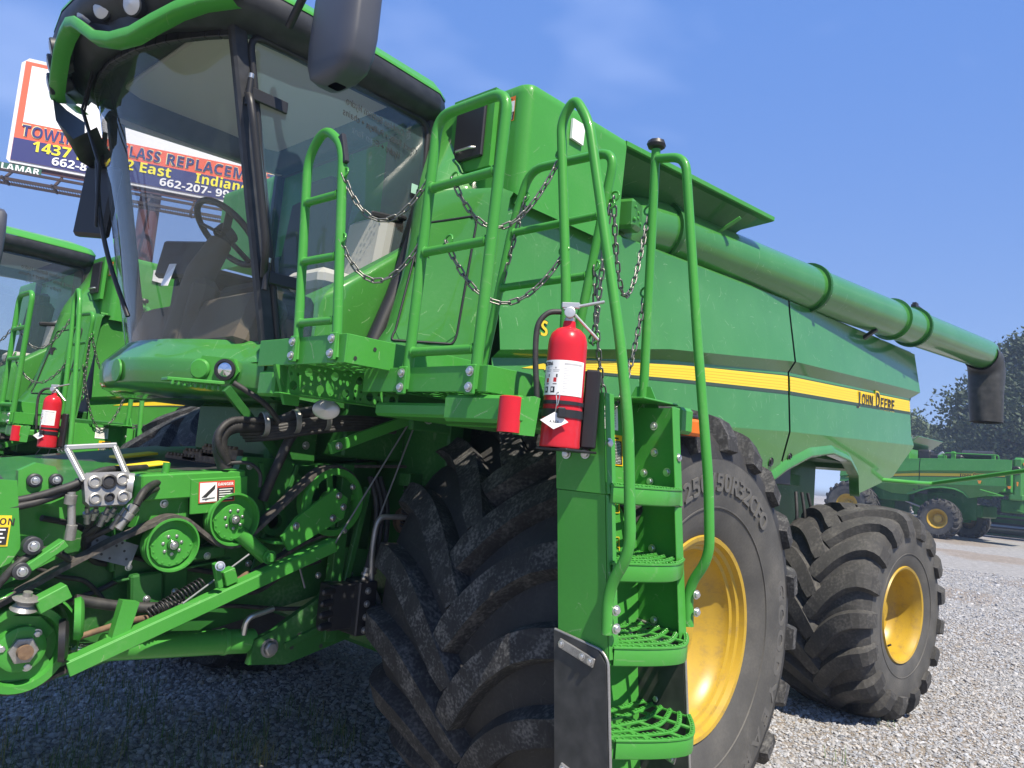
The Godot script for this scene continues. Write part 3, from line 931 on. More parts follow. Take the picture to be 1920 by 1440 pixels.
func build_auger(root: Node3D):
	var a := V(0.86, 3.225, -0.98); var e := V(7.5, 3.515, -0.515)
	var d := (e - a).normalized()
	var r := 0.18
	var b := MB.new()
	b.tube([a, a.lerp(e, 0.5), e], r, 40)
	var o := part(root, "unloading_auger", b, M.panel)
	var el := MB.new()
	el.tube(spline(pts([0.4, 2.8, -1.08, 0.43, 3.0, -1.05, 0.58, 3.16, -1.0, 0.9, 3.226, -0.977]), 5), r * 1.03, 28)
	part(o, "elbow", el, M.panel)
	var bk := MB.new()
	bk.box(V(0.36, 3.13, -0.8), V(0.16, 0.17, 0.12), Basis.from_euler(V(0, 0.3, 0.1)), 0.02)
	var bo := part(o, "hinge_block", bk, M.panel)
	for k in 5:
		bolt(bo, V(0.32 + 0.045 * (k % 3), 3.09 + 0.05 * (k / 3) + 0.02 * (k % 2), -0.732 - 0.012 * (k % 3)), V(0.25, 0, 1), 0.011, M.green)
	for f in [0.012, 0.318, 0.575, 0.655]:
		var p: Vector3 = a + d * (f * a.distance_to(e))
		var fl := MB.new()
		var w := 0.018 if f != 0.575 else 0.006
		fl.lathe([Vector2(r - 0.01, -w), Vector2(r + 0.026, -w), Vector2(r + 0.026, w), Vector2(r - 0.01, w)], frame(p, d), 36)
		var fo := part(o, "flange", fl, M.shade_green if f != 0.575 else M.panel)
		if f != 0.575:
			for k in 16:
				var ang := TAU * k / 16.0
				var x := frame(p, d)
				bolt(fo, x * V(cos(ang) * (r + 0.012), sin(ang) * (r + 0.012), w), d, 0.011)
	var rest := MB.new()
	rest.bar(V(4.2, 3.05, -0.9), V(4.2, 3.2, -0.68), 0.05, 0.03)
	part(o, "saddle", rest, M.black)
	var kn := MB.new()
	kn.box(a + d * 4.6 + V(0, r + 0.03, 0), V(0.5, 0.03, 0.05))
	kn.box(a + d * 4.45 + V(0, r + 0.05, 0), V(0.08, 0.07, 0.04))
	part(o, "sensor_bracket", kn, M.black)
	# end turned down into a black rubber spout
	var sp := MB.new()
	var rows := []
	var prof := [[e - d * 0.1 + V(0, -0.02, 0), 0.19, 0.19], [e + V(0.1, -0.06, 0), 0.21, 0.2], [e + V(0.2, -0.22, 0.01), 0.24, 0.2], [e + V(0.18, -0.45, 0.01), 0.23, 0.19], [e + V(0.2, -0.72, 0.01), 0.21, 0.18], [e + V(0.21, -0.82, 0.01), 0.2, 0.175]]
	var i := 0
	for q in prof:
		var up := d.lerp(Vector3.DOWN, clampf(i / 2.5, 0, 1)).normalized()
		var side := Vector3(0, 0, 1)
		var other := side.cross(up).normalized()
		var line := PackedVector3Array()
		for k in 28:
			var ang := TAU * k / 28.0
			var wob := 1.0 + 0.05 * sin(ang * 3 + i * 0.7) * (1 if i > 1 else 0) + 0.03 * sin(ang * 5 + i)
			line.append(q[0] + other * cos(ang) * q[1] * wob + side * sin(ang) * q[2] * wob)
		rows.append(line)
		i += 1
	sp.grid(rows, true)
	part(o, "rubber_spout", sp, M.mat_flap)

func rail(root: Node, paths: Array, bars: Array, r := 0.0185, feet := []) -> MeshInstance3D:
	var b := MB.new()
	for p in paths: b.tube(rounded(p, 0.075, 6), r, 14)
	for q in bars:
		b.tube([q[0], q[1]], r * 0.86, 12)
		var d: Vector3 = (q[1] - q[0]).normalized()
		for e in [[q[0], d], [q[1], -d]]:
			var p: Vector3 = e[0] + e[1] * (r * 0.97)
			b.tube([p - e[1] * 0.001, p + e[1] * 0.002, p + e[1] * 0.006], r, 12, true, [r * 1.02, r * 1.06, r * 0.88])
	var o := part(root, "handrail", b, M.green)
	for f in feet:
		var m := MB.new()
		m.box(f + V(-0.006, 0.0, 0), V(0.012, 0.1, 0.045), Basis.IDENTITY, 0.004)
		part(o, "foot_plate", m, M.green)
		for s in [-0.026, 0.026]:
			bolt(o, f + V(-0.012, s, 0), V(-1, 0, 0), 0.0125)
	return o
func build_platform(root: Node3D):
	var p := MB.new()
	# floors of the cab step and of the landing, pierced sheet
	var flat := Basis(V(1, 0, 0), V(0, 0, -1), V(0, 1, 0))
	perforated(p, Transform3D(flat, V(-1.59, 1.985, -0.565)), 11, 10, 0.0675)
	var fa := part(root, "platform_floor", p, M.green)
	var p2 := MB.new()
	perforated(p2, Transform3D(flat, V(-1.39, 1.905, -0.05)), 14, 9, 0.0675)
	var fb := part(root, "platform_floor", p2, M.green)
	# riser under the cab step, pierced
	var pr := MB.new()
	perforated(pr, Transform3D(Basis.IDENTITY, V(-1.6, 1.863, -0.92)), 9, 2, 0.06)
	pr.box(V(-1.33, 1.858, -0.93), V(0.6, 0.006, 0.04))
	part(root, "pierced_riser", pr, M.green)
	var side_beam := MB.new()
	side_beam.box(V(-1.57, 1.9, -1.08), V(0.06, 0.1, 0.12), Basis.IDENTITY, 0.01)
	side_beam.prism(pol([-1.62, 1.97, -1.5, 1.97, -1.5, 1.82, -1.56, 1.82]), Transform3D(Basis.IDENTITY, V(0, 0, -1.0)), 0.02)
	part(root, "step_bracket", side_beam, M.green)
	# toe boards
	for q in [[V(-1.6, 2.02, -1.15), V(-1.6, 2.02, -0.55), 0.104], [V(-1.597, 2.02, -0.553), V(-0.95, 2.02, -0.553), 0.104],
			[V(-1.4, 1.935, -0.705), V(-1.4, 1.935, -0.04), 0.088], [V(-1.397, 1.935, -0.043), V(-1.1, 1.935, -0.043), 0.088]]:
		var b := MB.new()
		b.bar(q[0], q[1], 0.006, q[2], Vector3.UP, 0.002)
		part(root, "toe_board", b, M.green)
	for q in [V(-1.48, 2.035, -0.549), V(-1.56, 1.99, -0.549), V(-1.0, 2.03, -0.549)]:
		var hb := MB.new()
		hb.lathe([Vector2(0.0075, 0.0012), Vector2(0.0, 0.0012)], frame(q, V(0, 0, 1)), 10)
		part(root, "drain_hole", hb, M.ink)
	var be := MB.new()
	be.box(V(-1.38, 1.838, -0.07), V(0.04, 0.09, 0.35), Basis.IDENTITY, 0.012)
	be.box(V(-1.2, 1.83, -0.3), V(0.36, 0.05, 0.7), Basis.IDENTITY, 0.01)
	be.box(V(-0.9, 1.84, -0.35), V(0.3, 0.08, 0.55), Basis.IDENTITY, 0.01)
	part(root, "support_beam", be, M.green)
	var cup := MB.new()
	cup.lathe([Vector2(0.036, -0.055), Vector2(0.036, 0.055), Vector2(0.03, 0.058), Vector2(0.0, 0.058)], Transform3D(Basis(V(1, 0, 0), V(0, 0, -1), V(0, 1, 0)), V(-1.4, 1.82, 0.07)), 20, PI * 0.55, PI * 1.75)
	part(root, "bump_stop", cup, M.red)
	var cg := MB.new()
	cg.prism(pol([-0.03, -0.06, 0.04, -0.06, 0.05, 0.06, 0.03, 0.065, -0.03, 0.055]), frame(V(-1.37, 1.82, 0.1), V(-0.5, 0, 0.86)), 0.006)
	part(root, "stop_bracket", cg, M.green)
	# handrails
	var r1 := rail(root, [pts([-1.6, 1.985, -0.865, -1.6, 2.8, -0.96, -1.6, 2.9, -0.86, -1.6, 2.8, -0.72, -1.6, 1.985, -0.605])],
		[[V(-1.6, 2.61, -0.938), V(-1.6, 2.605, -0.694)], [V(-1.6, 2.37, -0.91), V(-1.6, 2.365, -0.66)], [V(-1.6, 2.128, -0.882), V(-1.6, 2.124, -0.625)]], 0.018, [V(-1.612, 2.025, -0.868), V(-1.612, 2.025, -0.61)])
	var pad := MB.new()
	pad.bar(V(-1.6, 2.84, -0.735), V(-1.6, 2.72, -0.69), 0.02, 0.03)
	part(r1, "grip_pad", pad, M.black)
	rail(root, [pts([-1.4, 1.9, -0.45, -1.4, 2.915, -0.424, -1.4, 2.915, -0.068, -1.4, 1.9, -0.1])],
		[[V(-1.4, 2.64, -0.43), V(-1.4, 2.64, -0.08)], [V(-1.4, 2.4, -0.437), V(-1.4, 2.4, -0.086)], [V(-1.4, 2.034, -0.446), V(-1.4, 2.034, -0.097)]], 0.0195, [V(-1.412, 1.93, -0.452), V(-1.412, 1.93, -0.1)])
	rail(root, [pts([-1.0, 1.95, -0.49, -1.0, 2.6, -0.385, -1.0, 2.83, -0.315, -1.0, 2.815, 0.098, -1.0, 2.2, 0.0, -1.0, 1.92, -0.06])],
		[[V(-1.0, 2.58, -0.385), V(-1.0, 2.585, 0.062)], [V(-1.0, 2.36, -0.425), V(-1.0, 2.365, 0.03)]], 0.0175)
	rail(root, [pts([-1.1, 1.9, 0.02, -1.1, 2.26, 0.009, -1.1, 2.93, -0.085, -1.1, 3.01, -0.03, -1.1, 2.9, 0.046, -1.1, 2.097, 0.252, -1.1, 1.82, 0.308, -1.1, 1.43, 0.35, -1.1, 1.31, 0.276, -1.1, 1.17, 0.284])], [], 0.018)
	var r5 := rail(root, [pts([-0.6, 1.93, 0.024, -0.6, 2.99, 0.0]), pts([-0.6, 2.95, 0.01, -0.6, 2.93, 0.14, -0.6, 2.75, 0.166, -0.6, 2.186, 0.246, -0.6, 1.67, 0.327, -0.6, 1.4, 0.35, -0.6, 1.287, 0.271, -0.6, 1.15, 0.284])], [], 0.0185)
	var kb := MB.new()
	kb.lathe([Vector2(0.012, 0.0), Vector2(0.035, 0.008), Vector2(0.04, 0.02), Vector2(0.034, 0.036), Vector2(0.0, 0.04)], Transform3D(Basis(V(1, 0, 0), V(0, 0, -1), V(0, 1, 0)), V(-0.6, 2.99, 0.0)), 8)
	part(r5, "knob", kb, M.black)
	var gs := MB.new()
	gs.prism(pol([-0.07, 0, 0.07, 0, 0.06, 0.03, 0.03, 0.09, -0.03, 0.09, -0.06, 0.03]), frame(V(-0.6, 1.925, 0.024), V(-1, 0, 0.2)), 0.008)
	part(r5, "gusset", gs, M.green)
	# chains across the openings
	chain(root, V(-1.6, 2.665, -0.688), V(-1.4, 2.68, -0.44), 0.16)
	chain(root, V(-1.6, 2.41, -0.655), V(-1.4, 2.44, -0.45), 0.14)
	chain(root, V(-1.4, 2.64, -0.3), V(-1.1, 2.79, -0.075), 0.21)
	chain(root, V(-1.4, 2.41, -0.3), V(-1.1, 2.42, -0.02), 0.19)
	chain(root, V(-1.0, 2.6, 0.09), V(-0.98, 2.12, 0.05), 0.0)
	chain(root, V(-1.0, 2.38, 0.045), V(-0.6, 2.38, -0.004), 0.47)
	chain(root, V(-0.99, 2.63, 0.1), V(-0.6, 2.72, -0.015), 0.34)
	chain(root, V(-1.0, 2.7, -0.33), V(-1.0, 2.16, -0.47), 0.0)

func ladder_z(y: float) -> float: return 0.19 + (1.9 - y) * 0.117
func build_ladder(root: Node3D):
	var l := group(root, "ladder")
	var xl := -1.08; var xr := -0.62
	# side cheeks: folded sheet, joined halfway up
	for q in [[xl, 1.93, 1.60], [xl, 1.597, 1.09], [xr, 1.93, 1.57], [xr, 1.567, 1.05]]:
		var c := MB.new()
		var y1: float = q[1]; var y0: float = q[2]
		var off := 0.004 if y1 > 1.8 else 0.0
		var po := pol([-(ladder_z(y0) - 0.2), y0, -(ladder_z(y0) + off), y0, -(ladder_z(y1) + off), y1, -(ladder_z(y1) - 0.2), y1])
		c.prism(po, Transform3D(Basis(V(0, 0, -1), V(0, 1, 0), V(1, 0, 0)), V(q[0] - 0.004 - off, 0, 0)), 0.006)
		# folded front flange
		var s := 1.0 if q[0] == xl else -1.0
		c.bar(V(q[0] + s * 0.021, y0, ladder_z(y0) + off + 0.004), V(q[0] + s * 0.021, y1, ladder_z(y1) + off + 0.004), 0.048, 0.006, V(0, 0, 1), 0.002)
		part(l, "cheek", c, M.green)
	# rubber skirts held by riveted strips
	for x in [xl, xr]:
		var f := MB.new()
		var po := pol([-(ladder_z(0.35) - 0.21), 0.35, -(ladder_z(0.35) + 0.005), 0.35, -(ladder_z(1.1) + 0.004), 1.1 - 0.02, -(ladder_z(1.1) - 0.03), 1.115, -(ladder_z(1.12) - 0.21), 1.14])
		f.prism(po, Transform3D(Basis(V(0, 0, -1), V(0, 1, 0), V(1, 0, 0)), V(x - 0.018, 0, 0)), 0.012)
		var sk := part(l, "rubber_skirt", f, M.mat_flap)
		var edge := MB.new()
		edge.tube(rounded(pts([x - 0.012, 1.142, ladder_z(1.12) - 0.21, x - 0.012, 1.117, ladder_z(1.1) - 0.02, x - 0.012, 1.09, ladder_z(1.1) + 0.008, x - 0.012, 0.35, ladder_z(0.35) + 0.009]), 0.02), 0.005, 6)
		part(sk, "skirt_edge", edge, M.steel)
		for y in [1.085, 0.71]:
			var st := MB.new()
			var z: float = ladder_z(y)
			st.bar(V(x - 0.021, y + 0.022, z - 0.185), V(x - 0.021, y - 0.012, z - 0.04), 0.008, 0.03, V(0, 1, 0), 0.004)
			part(sk, "rivet_strip", st, M.steel)
			for t in [0.08, 0.68, 0.9]:
				bolt(sk, V(x - 0.024, lerpf(y + 0.022, y - 0.012, t), lerpf(z - 0.185, z - 0.04, t)), V(-1, 0, 0), 0.009)
	# back plate with windows cut between the steps
	var bp := MB.new()
	for q in [[1.94, 1.66], [1.66, 1.52], [1.0, 0.4]]:
		var y1: float = q[0]; var y0: float = q[1]
		bp.grid([PackedVector3Array([V(xl + 0.005, y0, ladder_z(y0) - 0.19), V(xr - 0.005, y0, ladder_z(y0) - 0.19)]), PackedVector3Array([V(xl + 0.005, y1, ladder_z(y1) - 0.19), V(xr - 0.005, y1, ladder_z(y1) - 0.19)])], false, false)
	bp.grid([PackedVector3Array([V(xl + 0.005, 1.0, ladder_z(1.0) - 0.19), V(xr - 0.14, 1.0, ladder_z(1.0) - 0.19)]), PackedVector3Array([V(xl + 0.005, 1.52, ladder_z(1.52) - 0.19), V(xr - 0.14, 1.52, ladder_z(1.52) - 0.19)])], false, false)
	bp.grid([PackedVector3Array([V(xr - 0.14, 1.13, ladder_z(1.13) - 0.19), V(xr - 0.005, 1.13, ladder_z(1.13) - 0.19)]), PackedVector3Array([V(xr - 0.14, 1.52, ladder_z(1.52) - 0.19), V(xr - 0.005, 1.52, ladder_z(1.52) - 0.19)])], false, false)
	var bo := part(l, "back_plate", bp, M.green)
	# treads: curved nosing, grating of bars
	var depth := [0.1, 0.15, 0.19, 0.22]
	var ys := [1.63, 1.385, 1.13, 0.86]
	for i in 4:
		var y: float = ys[i]; var dp: float = depth[i]
		var zb := ladder_z(y) - 0.17
		var zf := ladder_z(y) + 0.015
		var xa := xl + 0.012; var xb := xr - 0.008
		var s := MB.new()
		var nose := []
		for k in 13:
			var f := k / 12.0
			nose.append(V(lerpf(xa, xb, f), y, zf + dp * 0.55 * (1.0 - pow(2 * f - 1, 2)) * (0.35 + 0.65 * (1.0 - absf(f - 0.55)))))
		# nosing band
		var band := [PackedVector3Array(), PackedVector3Array(), PackedVector3Array(), PackedVector3Array()]
		for p in nose:
			band[0].append(p + V(0, -0.06, -0.012)); band[1].append(p + V(0, -0.055, 0)); band[2].append(p + V(0, -0.004, 0)); band[3].append(p + V(0, 0.0, -0.012))
		s.grid(band)
		s.grid([band[3], band[2]])
		var inb := [PackedVector3Array(), PackedVector3Array()]
		for p in nose:
			inb[0].append(p + V(0, 0.0, -0.014)); inb[1].append(p + V(0, -0.058, -0.014))
		s.grid(inb)
		var tr := part(l, "tread", s, M.green)
		var g := MB.new()
		for k in 5:
			var x := lerpf(xa + 0.006, xb - 0.006, k / 4.0)
			var zz: float = nose[k * 3].z - 0.004
			g.box(V(x, y - 0.004, (zb + zz) * 0.5), V(0.018, 0.007, zz - zb), Basis.IDENTITY, 0.001)
		for k in 6:
			var f := k / 5.0
			var row := []
			for j in 13:
				var q: Vector3 = nose[j]
				row.append(V(q.x, y - 0.001, lerpf(zb, q.z - 0.006, f)))
			for j in 12:
				g.bar(row[j], row[j + 1] + (row[j + 1] - row[j]) * 0.06, 0.017, 0.007, Vector3.UP, 0.001)
				for t in [0.2, 0.6]:
					g.box(row[j].lerp(row[j + 1], t) + V(0, 0.005, 0), V(0.006, 0.006, 0.008), Basis.IDENTITY, 0.001)
		part(tr, "grating", g, M.green)
		bolt(tr, V(xr - 0.012, y + 0.02, zb + 0.05), V(-1, 0, 0), 0.011)
	# fasteners
	for q in [V(xl - 0.012, 1.72, 0.06), V(xl - 0.012, 1.725, 0.14)]:
		bolt(l, q, V(-1, 0, 0.1), 0.013, M.zinc)
	for q in [V(xl + 0.012, 1.765, ladder_z(1.765) + 0.008), V(xr - 0.016, 1.745, ladder_z(1.745) + 0.008), V(-1.083, 1.245, 0.3), V(-1.083, 1.19, 0.305), V(-0.598, 1.265, 0.305), V(-0.598, 1.205, 0.31)]:
		bolt(l, q, V(-0.2, 0, 1), 0.0125)
	for q in [V(xr - 0.008, 1.86, 0.1), V(xr - 0.008, 1.76, 0.11), V(xr - 0.008, 1.68, 0.07), V(xr - 0.008, 1.69, 0.17)]:
		bolt(l, q, V(-1, 0, 0), 0.012)
	var pl := MB.new()
	pl.box(V(-0.66, 1.95, 0.05), V(0.24, 0.008, 0.2))
	pl.box(V(-0.55, 1.89, 0.17), V(0.1, 0.1, 0.05), Basis.IDENTITY, 0.012)
	part(l, "head_plate", pl, M.green)
	# printed labels on the back plate
	var bx := func(x: float, y: float) -> Transform3D: return frame(V(x, y, ladder_z(y) - 0.188), V(0, 0.117, 1))
	decal(bo, bx.call(-0.785, 1.872), 0.1, 0.085, Color(0.93, 0.93, 0.91), "instruction_label", 0.0)
	decal(bo, bx.call(-0.755, 1.755), 0.09, 0.115, Color(0.92, 0.7, 0.08), "caution_label", 0.0, 1)
	var dg := MB.new()
	var dz := func(x: float, y: float) -> Vector3: return V(x, y, ladder_z(y) - 0.1865)
	for q in [[-0.83, 1.56, 0.04, 0.035], [-0.765, 1.555, 0.05, 0.06], [-0.82, 1.475, 0.05, 0.05], [-0.77, 1.41, 0.05, 0.055]]:
		for e in [[0, 0, 1, 0], [1, 0, 1, 1], [1, 1, 0, 1], [0, 1, 0, 0]]:
			dg.bar(dz.call(q[0] + (e[0] - 0.5) * q[2], q[1] + (e[1] - 0.5) * q[3]), dz.call(q[0] + (e[2] - 0.5) * q[2], q[1] + (e[3] - 0.5) * q[3]), 0.002, 0.003, V(0, 0, 1), 0.0)
		for k in 6:
			var c: Vector3 = dz.call(q[0] + rng.randf_range(-0.35, 0.35) * q[2], q[1] + rng.randf_range(-0.35, 0.35) * q[3])
			dg.bar(c, c + V(rng.randf_range(-0.016, 0.016), rng.randf_range(-0.016, 0.016), 0), 0.002, 0.004, V(0, 0, 1), 0.0)
	dg.bar(dz.call(-0.81, 1.49), dz.call(-0.775, 1.53), 0.002, 0.002, V(0, 0, 1), 0.0)
	dg.bar(dz.call(-0.83, 1.46), dz.call(-0.79, 1.41), 0.002, 0.002, V(0, 0, 1), 0.0)
	part(bo, "lift_diagram", dg, M.caution)
	# amber marker lamp on its arm behind the ladder
	var am := MB.new()
	am.box(V(-0.3, 1.885, 0.07), V(0.11, 0.07, 0.05), Basis.from_euler(V(0, -0.2, 0)), 0.012)
	var ao := part(root, "marker_lamp", am, M.amber)
	var ab := MB.new()
	ab.box(V(-0.34, 1.93, 0.03), V(0.18, 0.016, 0.1), Basis.IDENTITY, 0.004)
	ab.box(V(-0.3, 1.885, 0.04), V(0.12, 0.08, 0.02), Basis.from_euler(V(0, -0.2, 0)), 0.004)
	part(ao, "lamp_bracket", ab, M.black)

# ------------------------------------------------------------------ cab
const ZC := -2.15
func roof_ring(inset: float, y: float, drop := 0.0) -> PackedVector3Array:
	# plan outline of the roof, near rear corner first, round the front, to the far rear corner
	var half := [[-0.60, 0.78], [-0.68, 0.83], [-1.05, 0.86], [-1.5, 0.885], [-1.74, 0.87], [-1.9, 0.79], [-2.04, 0.64], [-2.15, 0.4], [-2.19, 0.15]]
	var out := PackedVector3Array()
	var all := []
	for q in half: all.append([q[0], q[1]])
	for i in range(half.size() - 1, -1, -1): all.append([half[i][0], -half[i][1]])
	for i in all.size():
		var q: Array = all[i]
		var c := Vector2(-1.4, 0)
		var d := (Vector2(q[0], q[1]) - c)
		var l := d.length()
		d = d * (l - inset) / l
		var fr := clampf((-q[0] - 1.4) / 0.7, 0, 1)
		out.append(V(c.x + d.x, y + (0.03 - drop) * fr * fr, ZC + d.y))
	return out
func glass_x(z: float, y: float) -> float:
	# windscreen: bows forward in the middle, wraps round on the far side, leans out towards the top
	var t := (-1.42 - z) / 1.56
	var base := lerp_line([0.0, -1.56, 0.08, -1.635, 0.2, -1.72, 0.35, -1.785, 0.5, -1.806, 0.62, -1.79, 0.75, -1.745, 0.88, -1.66, 1.0, -1.54], t)
	return base - (y - 2.7) * 0.24
func door(x: float, y: float, out := 0.0) -> Vector3:
	# a point of the near door, out from its plane
	return V(x * 1.04 + 0.125, y * 1.04 - 0.067, -1.42 + out)
func build_cab(root: Node3D):
	var cab := group(root, "cab")
	# roof: green upper shell over a dark underside
	var sh := MB.new()
	sh.grid([roof_ring(-0.004, 3.562), roof_ring(-0.004, 3.575), roof_ring(0.04, 3.625), roof_ring(0.2, 3.67), roof_ring(0.5, 3.7), roof_ring(0.75, 3.7)], true)
	part(cab, "roof", sh, M.green)
	var un := MB.new()
	un.grid([roof_ring(0.0, 3.561), roof_ring(-0.006, 3.53), roof_ring(0.0, 3.485), roof_ring(0.03, 3.455), roof_ring(0.08, 3.435, 0.02), roof_ring(0.14, 3.43, 0.05), roof_ring(0.2, 3.44, 0.06), roof_ring(0.3, 3.56, 0.06), roof_ring(0.75, 3.58, 0.06)], true)
	part(cab, "roof_underside", un, M.plastic)
	# brow: green trim dipping round the two lamp pockets, dark backing behind
	var offs := [[0.0, -2.2, 3.475], [0.08, -2.196, 3.455], [0.16, -2.187, 3.41], [0.27, -2.16, 3.34], [0.38, -2.13, 3.31], [0.5, -2.09, 3.315], [0.6, -2.05, 3.355], [0.7, -2.0, 3.4], [0.8, -1.945, 3.43], [0.92, -1.86, 3.45]]
	for sgn in [1.0, -1.0]:
		var br := MB.new(); var bb := MB.new()
		var t := []; var u := []
		for q in offs:
			var c := V(q[1], q[2], ZC + sgn * q[0])
			var n := V(-1, 0, sgn * q[0] * 0.6).normalized()
			t.append(PackedVector3Array([c + n * 0.0 + V(0, 0.032, 0), c + n * 0.012 + V(0, 0.024, 0), c + n * 0.014 - V(0, 0.012, 0), c + n * 0.006 - V(0, 0.024, 0), c - n * 0.03 - V(0, 0.03, 0), c - n * 0.06 - V(0, 0.02, 0)]))
			u.append(PackedVector3Array([V(c.x + 0.02, 3.56, c.z), c - n * 0.075 + V(0, 0.08, 0), c - n * 0.05 + V(0, 0.03, 0), c + n * 0.002 + V(0, 0.03, 0)]))
		br.grid(t); bb.grid(u)
		part(cab, "brow", br, M.green)
		part(cab, "lamp_pocket", bb, M.plastic)
	for q in [[-2.16, 3.5, -2.05], [-2.14, 3.49, -1.9], [-2.09, 3.455, -1.68], [-2.18, 3.45, -2.42], [-2.17, 3.385, -2.46], [-2.14, 3.325, -2.54]]:
		var lm := MB.new()
		var x := frame(V(q[0], q[1], q[2]), V(-0.9, -0.3, 0.42 if q[2] > ZC else -0.3))
		lm.lathe([Vector2(0.03, -0.1), Vector2(0.046, -0.06), Vector2(0.052, 0.0), Vector2(0.046, 0.006)], x, 20)
		var lo := part(cab, "work_lamp", lm, M.plastic)
		var ls := MB.new()
		ls.lathe([Vector2(0.046, 0.004), Vector2(0.03, 0.01), Vector2(0.0, 0.013)], x, 20)
		part(lo, "lens", ls, M.alloy)
	# far fin under the brow
	var pod := MB.new()
	pod.grid([PackedVector3Array([V(-2.1, 3.3, -2.62), V(-1.97, 3.34, -2.85), V(-1.82, 3.38, -3.05)]), PackedVector3Array([V(-2.06, 3.2, -2.66), V(-1.95, 3.2, -2.86), V(-1.8, 3.22, -3.05)]), PackedVector3Array([V(-1.98, 3.12, -2.62), V(-1.88, 3.08, -2.82), V(-1.74, 3.1, -2.98)]), PackedVector3Array([V(-1.9, 3.2, -2.55), V(-1.8, 3.2, -2.75), V(-1.7, 3.2, -2.9)])])
	part(cab, "roof_fin", pod, M.plastic)
	# pillars
	var pn := MB.new()
	var a0 := V(-1.409, 2.075, -1.43); var a1 := V(-1.75, 3.47, -1.43)
	pn.bar(a0, a1, 0.05, 0.075, V(1, 0, 0), 0.012)
	part(cab, "door_pillar", pn, M.plastic)
	var pr := MB.new()
	pr.bar(V(-0.645, 2.53, -1.42), V(-0.63, 3.47, -1.42), 0.05, 0.08, V(1, 0, 0), 0.012)
	part(cab, "door_pillar", pr, M.plastic)
	var pf := MB.new()
	pf.bar(V(-1.36, 2.06, -2.99), V(-1.70, 3.47, -2.97), 0.06, 0.085, V(1, 0, 0), 0.012)
	part(cab, "far_pillar", pf, M.plastic)
	var pq := MB.new()
	pq.bar(V(-0.6, 2.1, -3.0), V(-0.6, 3.5, -3.0), 0.06, 0.1, V(1, 0, 0), 0.012)
	part(cab, "far_pillar", pq, M.plastic)
	# windscreen
	var ws := MB.new()
	var rows := []
	for k in 9:
		var y := lerpf(2.1, 3.46, k / 8.0)
		var line := PackedVector3Array()
		for i in 25:
			var z := lerpf(-1.44, -2.98, i / 24.0)
			line.append(V(glass_x(z, y), y, z))
		rows.append(line)
	ws.grid(rows)
	part(cab, "windscreen", ws, M.glass)
	var bd := MB.new()
	for e in [[3.425, 0.06]]:
		var line := []
		for i in 25:
			var z := lerpf(-1.43, -2.99, i / 24.0)
			line.append(V(glass_x(z, e[0]) + 0.003, e[0], z))
		for i in 24: bd.bar(line[i], line[i + 1], 0.03, e[1], Vector3.UP, 0.004)
	part(cab, "windscreen_surround", bd, M.plastic)
	# far side glass
	var fg := MB.new()
	fg.quad(V(-1.35, 2.1, -3.0), V(-0.6, 2.1, -3.01), V(-0.6, 3.5, -3.01), V(-1.69, 3.5, -2.98))
	part(cab, "far_window", fg, M.glass)
	# door: glass above, green skin below
	var dg := MB.new()
	var dr := []
	for k in 9:
		var f := k / 8.0
		var line := PackedVector3Array()
		for j in 9:
			var g := j / 8.0
			line.append(door(lerpf(lerpf(-1.46, -0.76, f), lerpf(-1.77, -0.74, f), g), lerpf(2.1, 3.4, g), 0.03 * sin(f * PI) + 0.03 * sin(g * PI)))
		dr.append(line)
	dg.grid(dr)
	part(cab, "door_glass", dg, M.door_glass)
	var df := MB.new()
	df.tube(rounded([door(-1.45, 2.1, 0.015), door(-1.75, 3.36, 0.015), door(-0.76, 3.36, 0.015), door(-0.75, 2.6, 0.015)], 0.08, 6), 0.016, 8)
	part(cab, "door_seal", df, M.black)
	var dl := MB.new()
	# green lower skin with a bevelled upper edge
	var ra := []
	for q in [[-1.325, 2.335, -0.755, 2.755, 0.02], [-1.315, 2.322, -0.758, 2.737, 0.062], [-1.302, 2.295, -0.765, 2.70, 0.075], [-1.295, 2.2, -0.86, 2.45, 0.07], [-1.29, 2.03, -1.01, 2.03, 0.06]]:
		var line := PackedVector3Array()
		for k in 7: line.append(door(lerpf(q[0], q[2], k / 6.0), lerpf(q[1], q[3], k / 6.0), q[4] - (0.05 if k == 0 or k == 6 else 0.0)))
		ra.append(line)
	dl.grid(ra)
	part(cab, "door_skin", dl, M.panel)
	var dh := MB.new()
	dh.box(door(-0.98, 2.79, 0.05), V(0.2, 0.035, 0.03), Basis.from_euler(V(0, 0, 0.12)), 0.01)
	dh.box(door(-0.9, 2.81, 0.06), V(0.05, 0.025, 0.04), Basis.IDENTITY, 0.008)
	part(cab, "door_handle", dh, M.black)
	var st := MB.new()
	st.box(door(-0.83, 2.98, 0.05), V(0.045, 0.05, 0.002))
	part(cab, "inspection_sticker", st, mat(lin(0.35, 0.62, 0.5), 0.6))
	# hinge arms and long grab bar on the front pillar
	var gb := MB.new()
	gb.tube(rounded([door(-1.73, 3.1, 0.03), door(-1.735, 3.06, 0.07), door(-1.72, 2.98, 0.085), door(-1.6, 2.5, 0.085), door(-1.585, 2.43, 0.07), door(-1.56, 2.36, 0.03)], 0.03), 0.017, 12)
	part(cab, "grab_bar", gb, M.black)
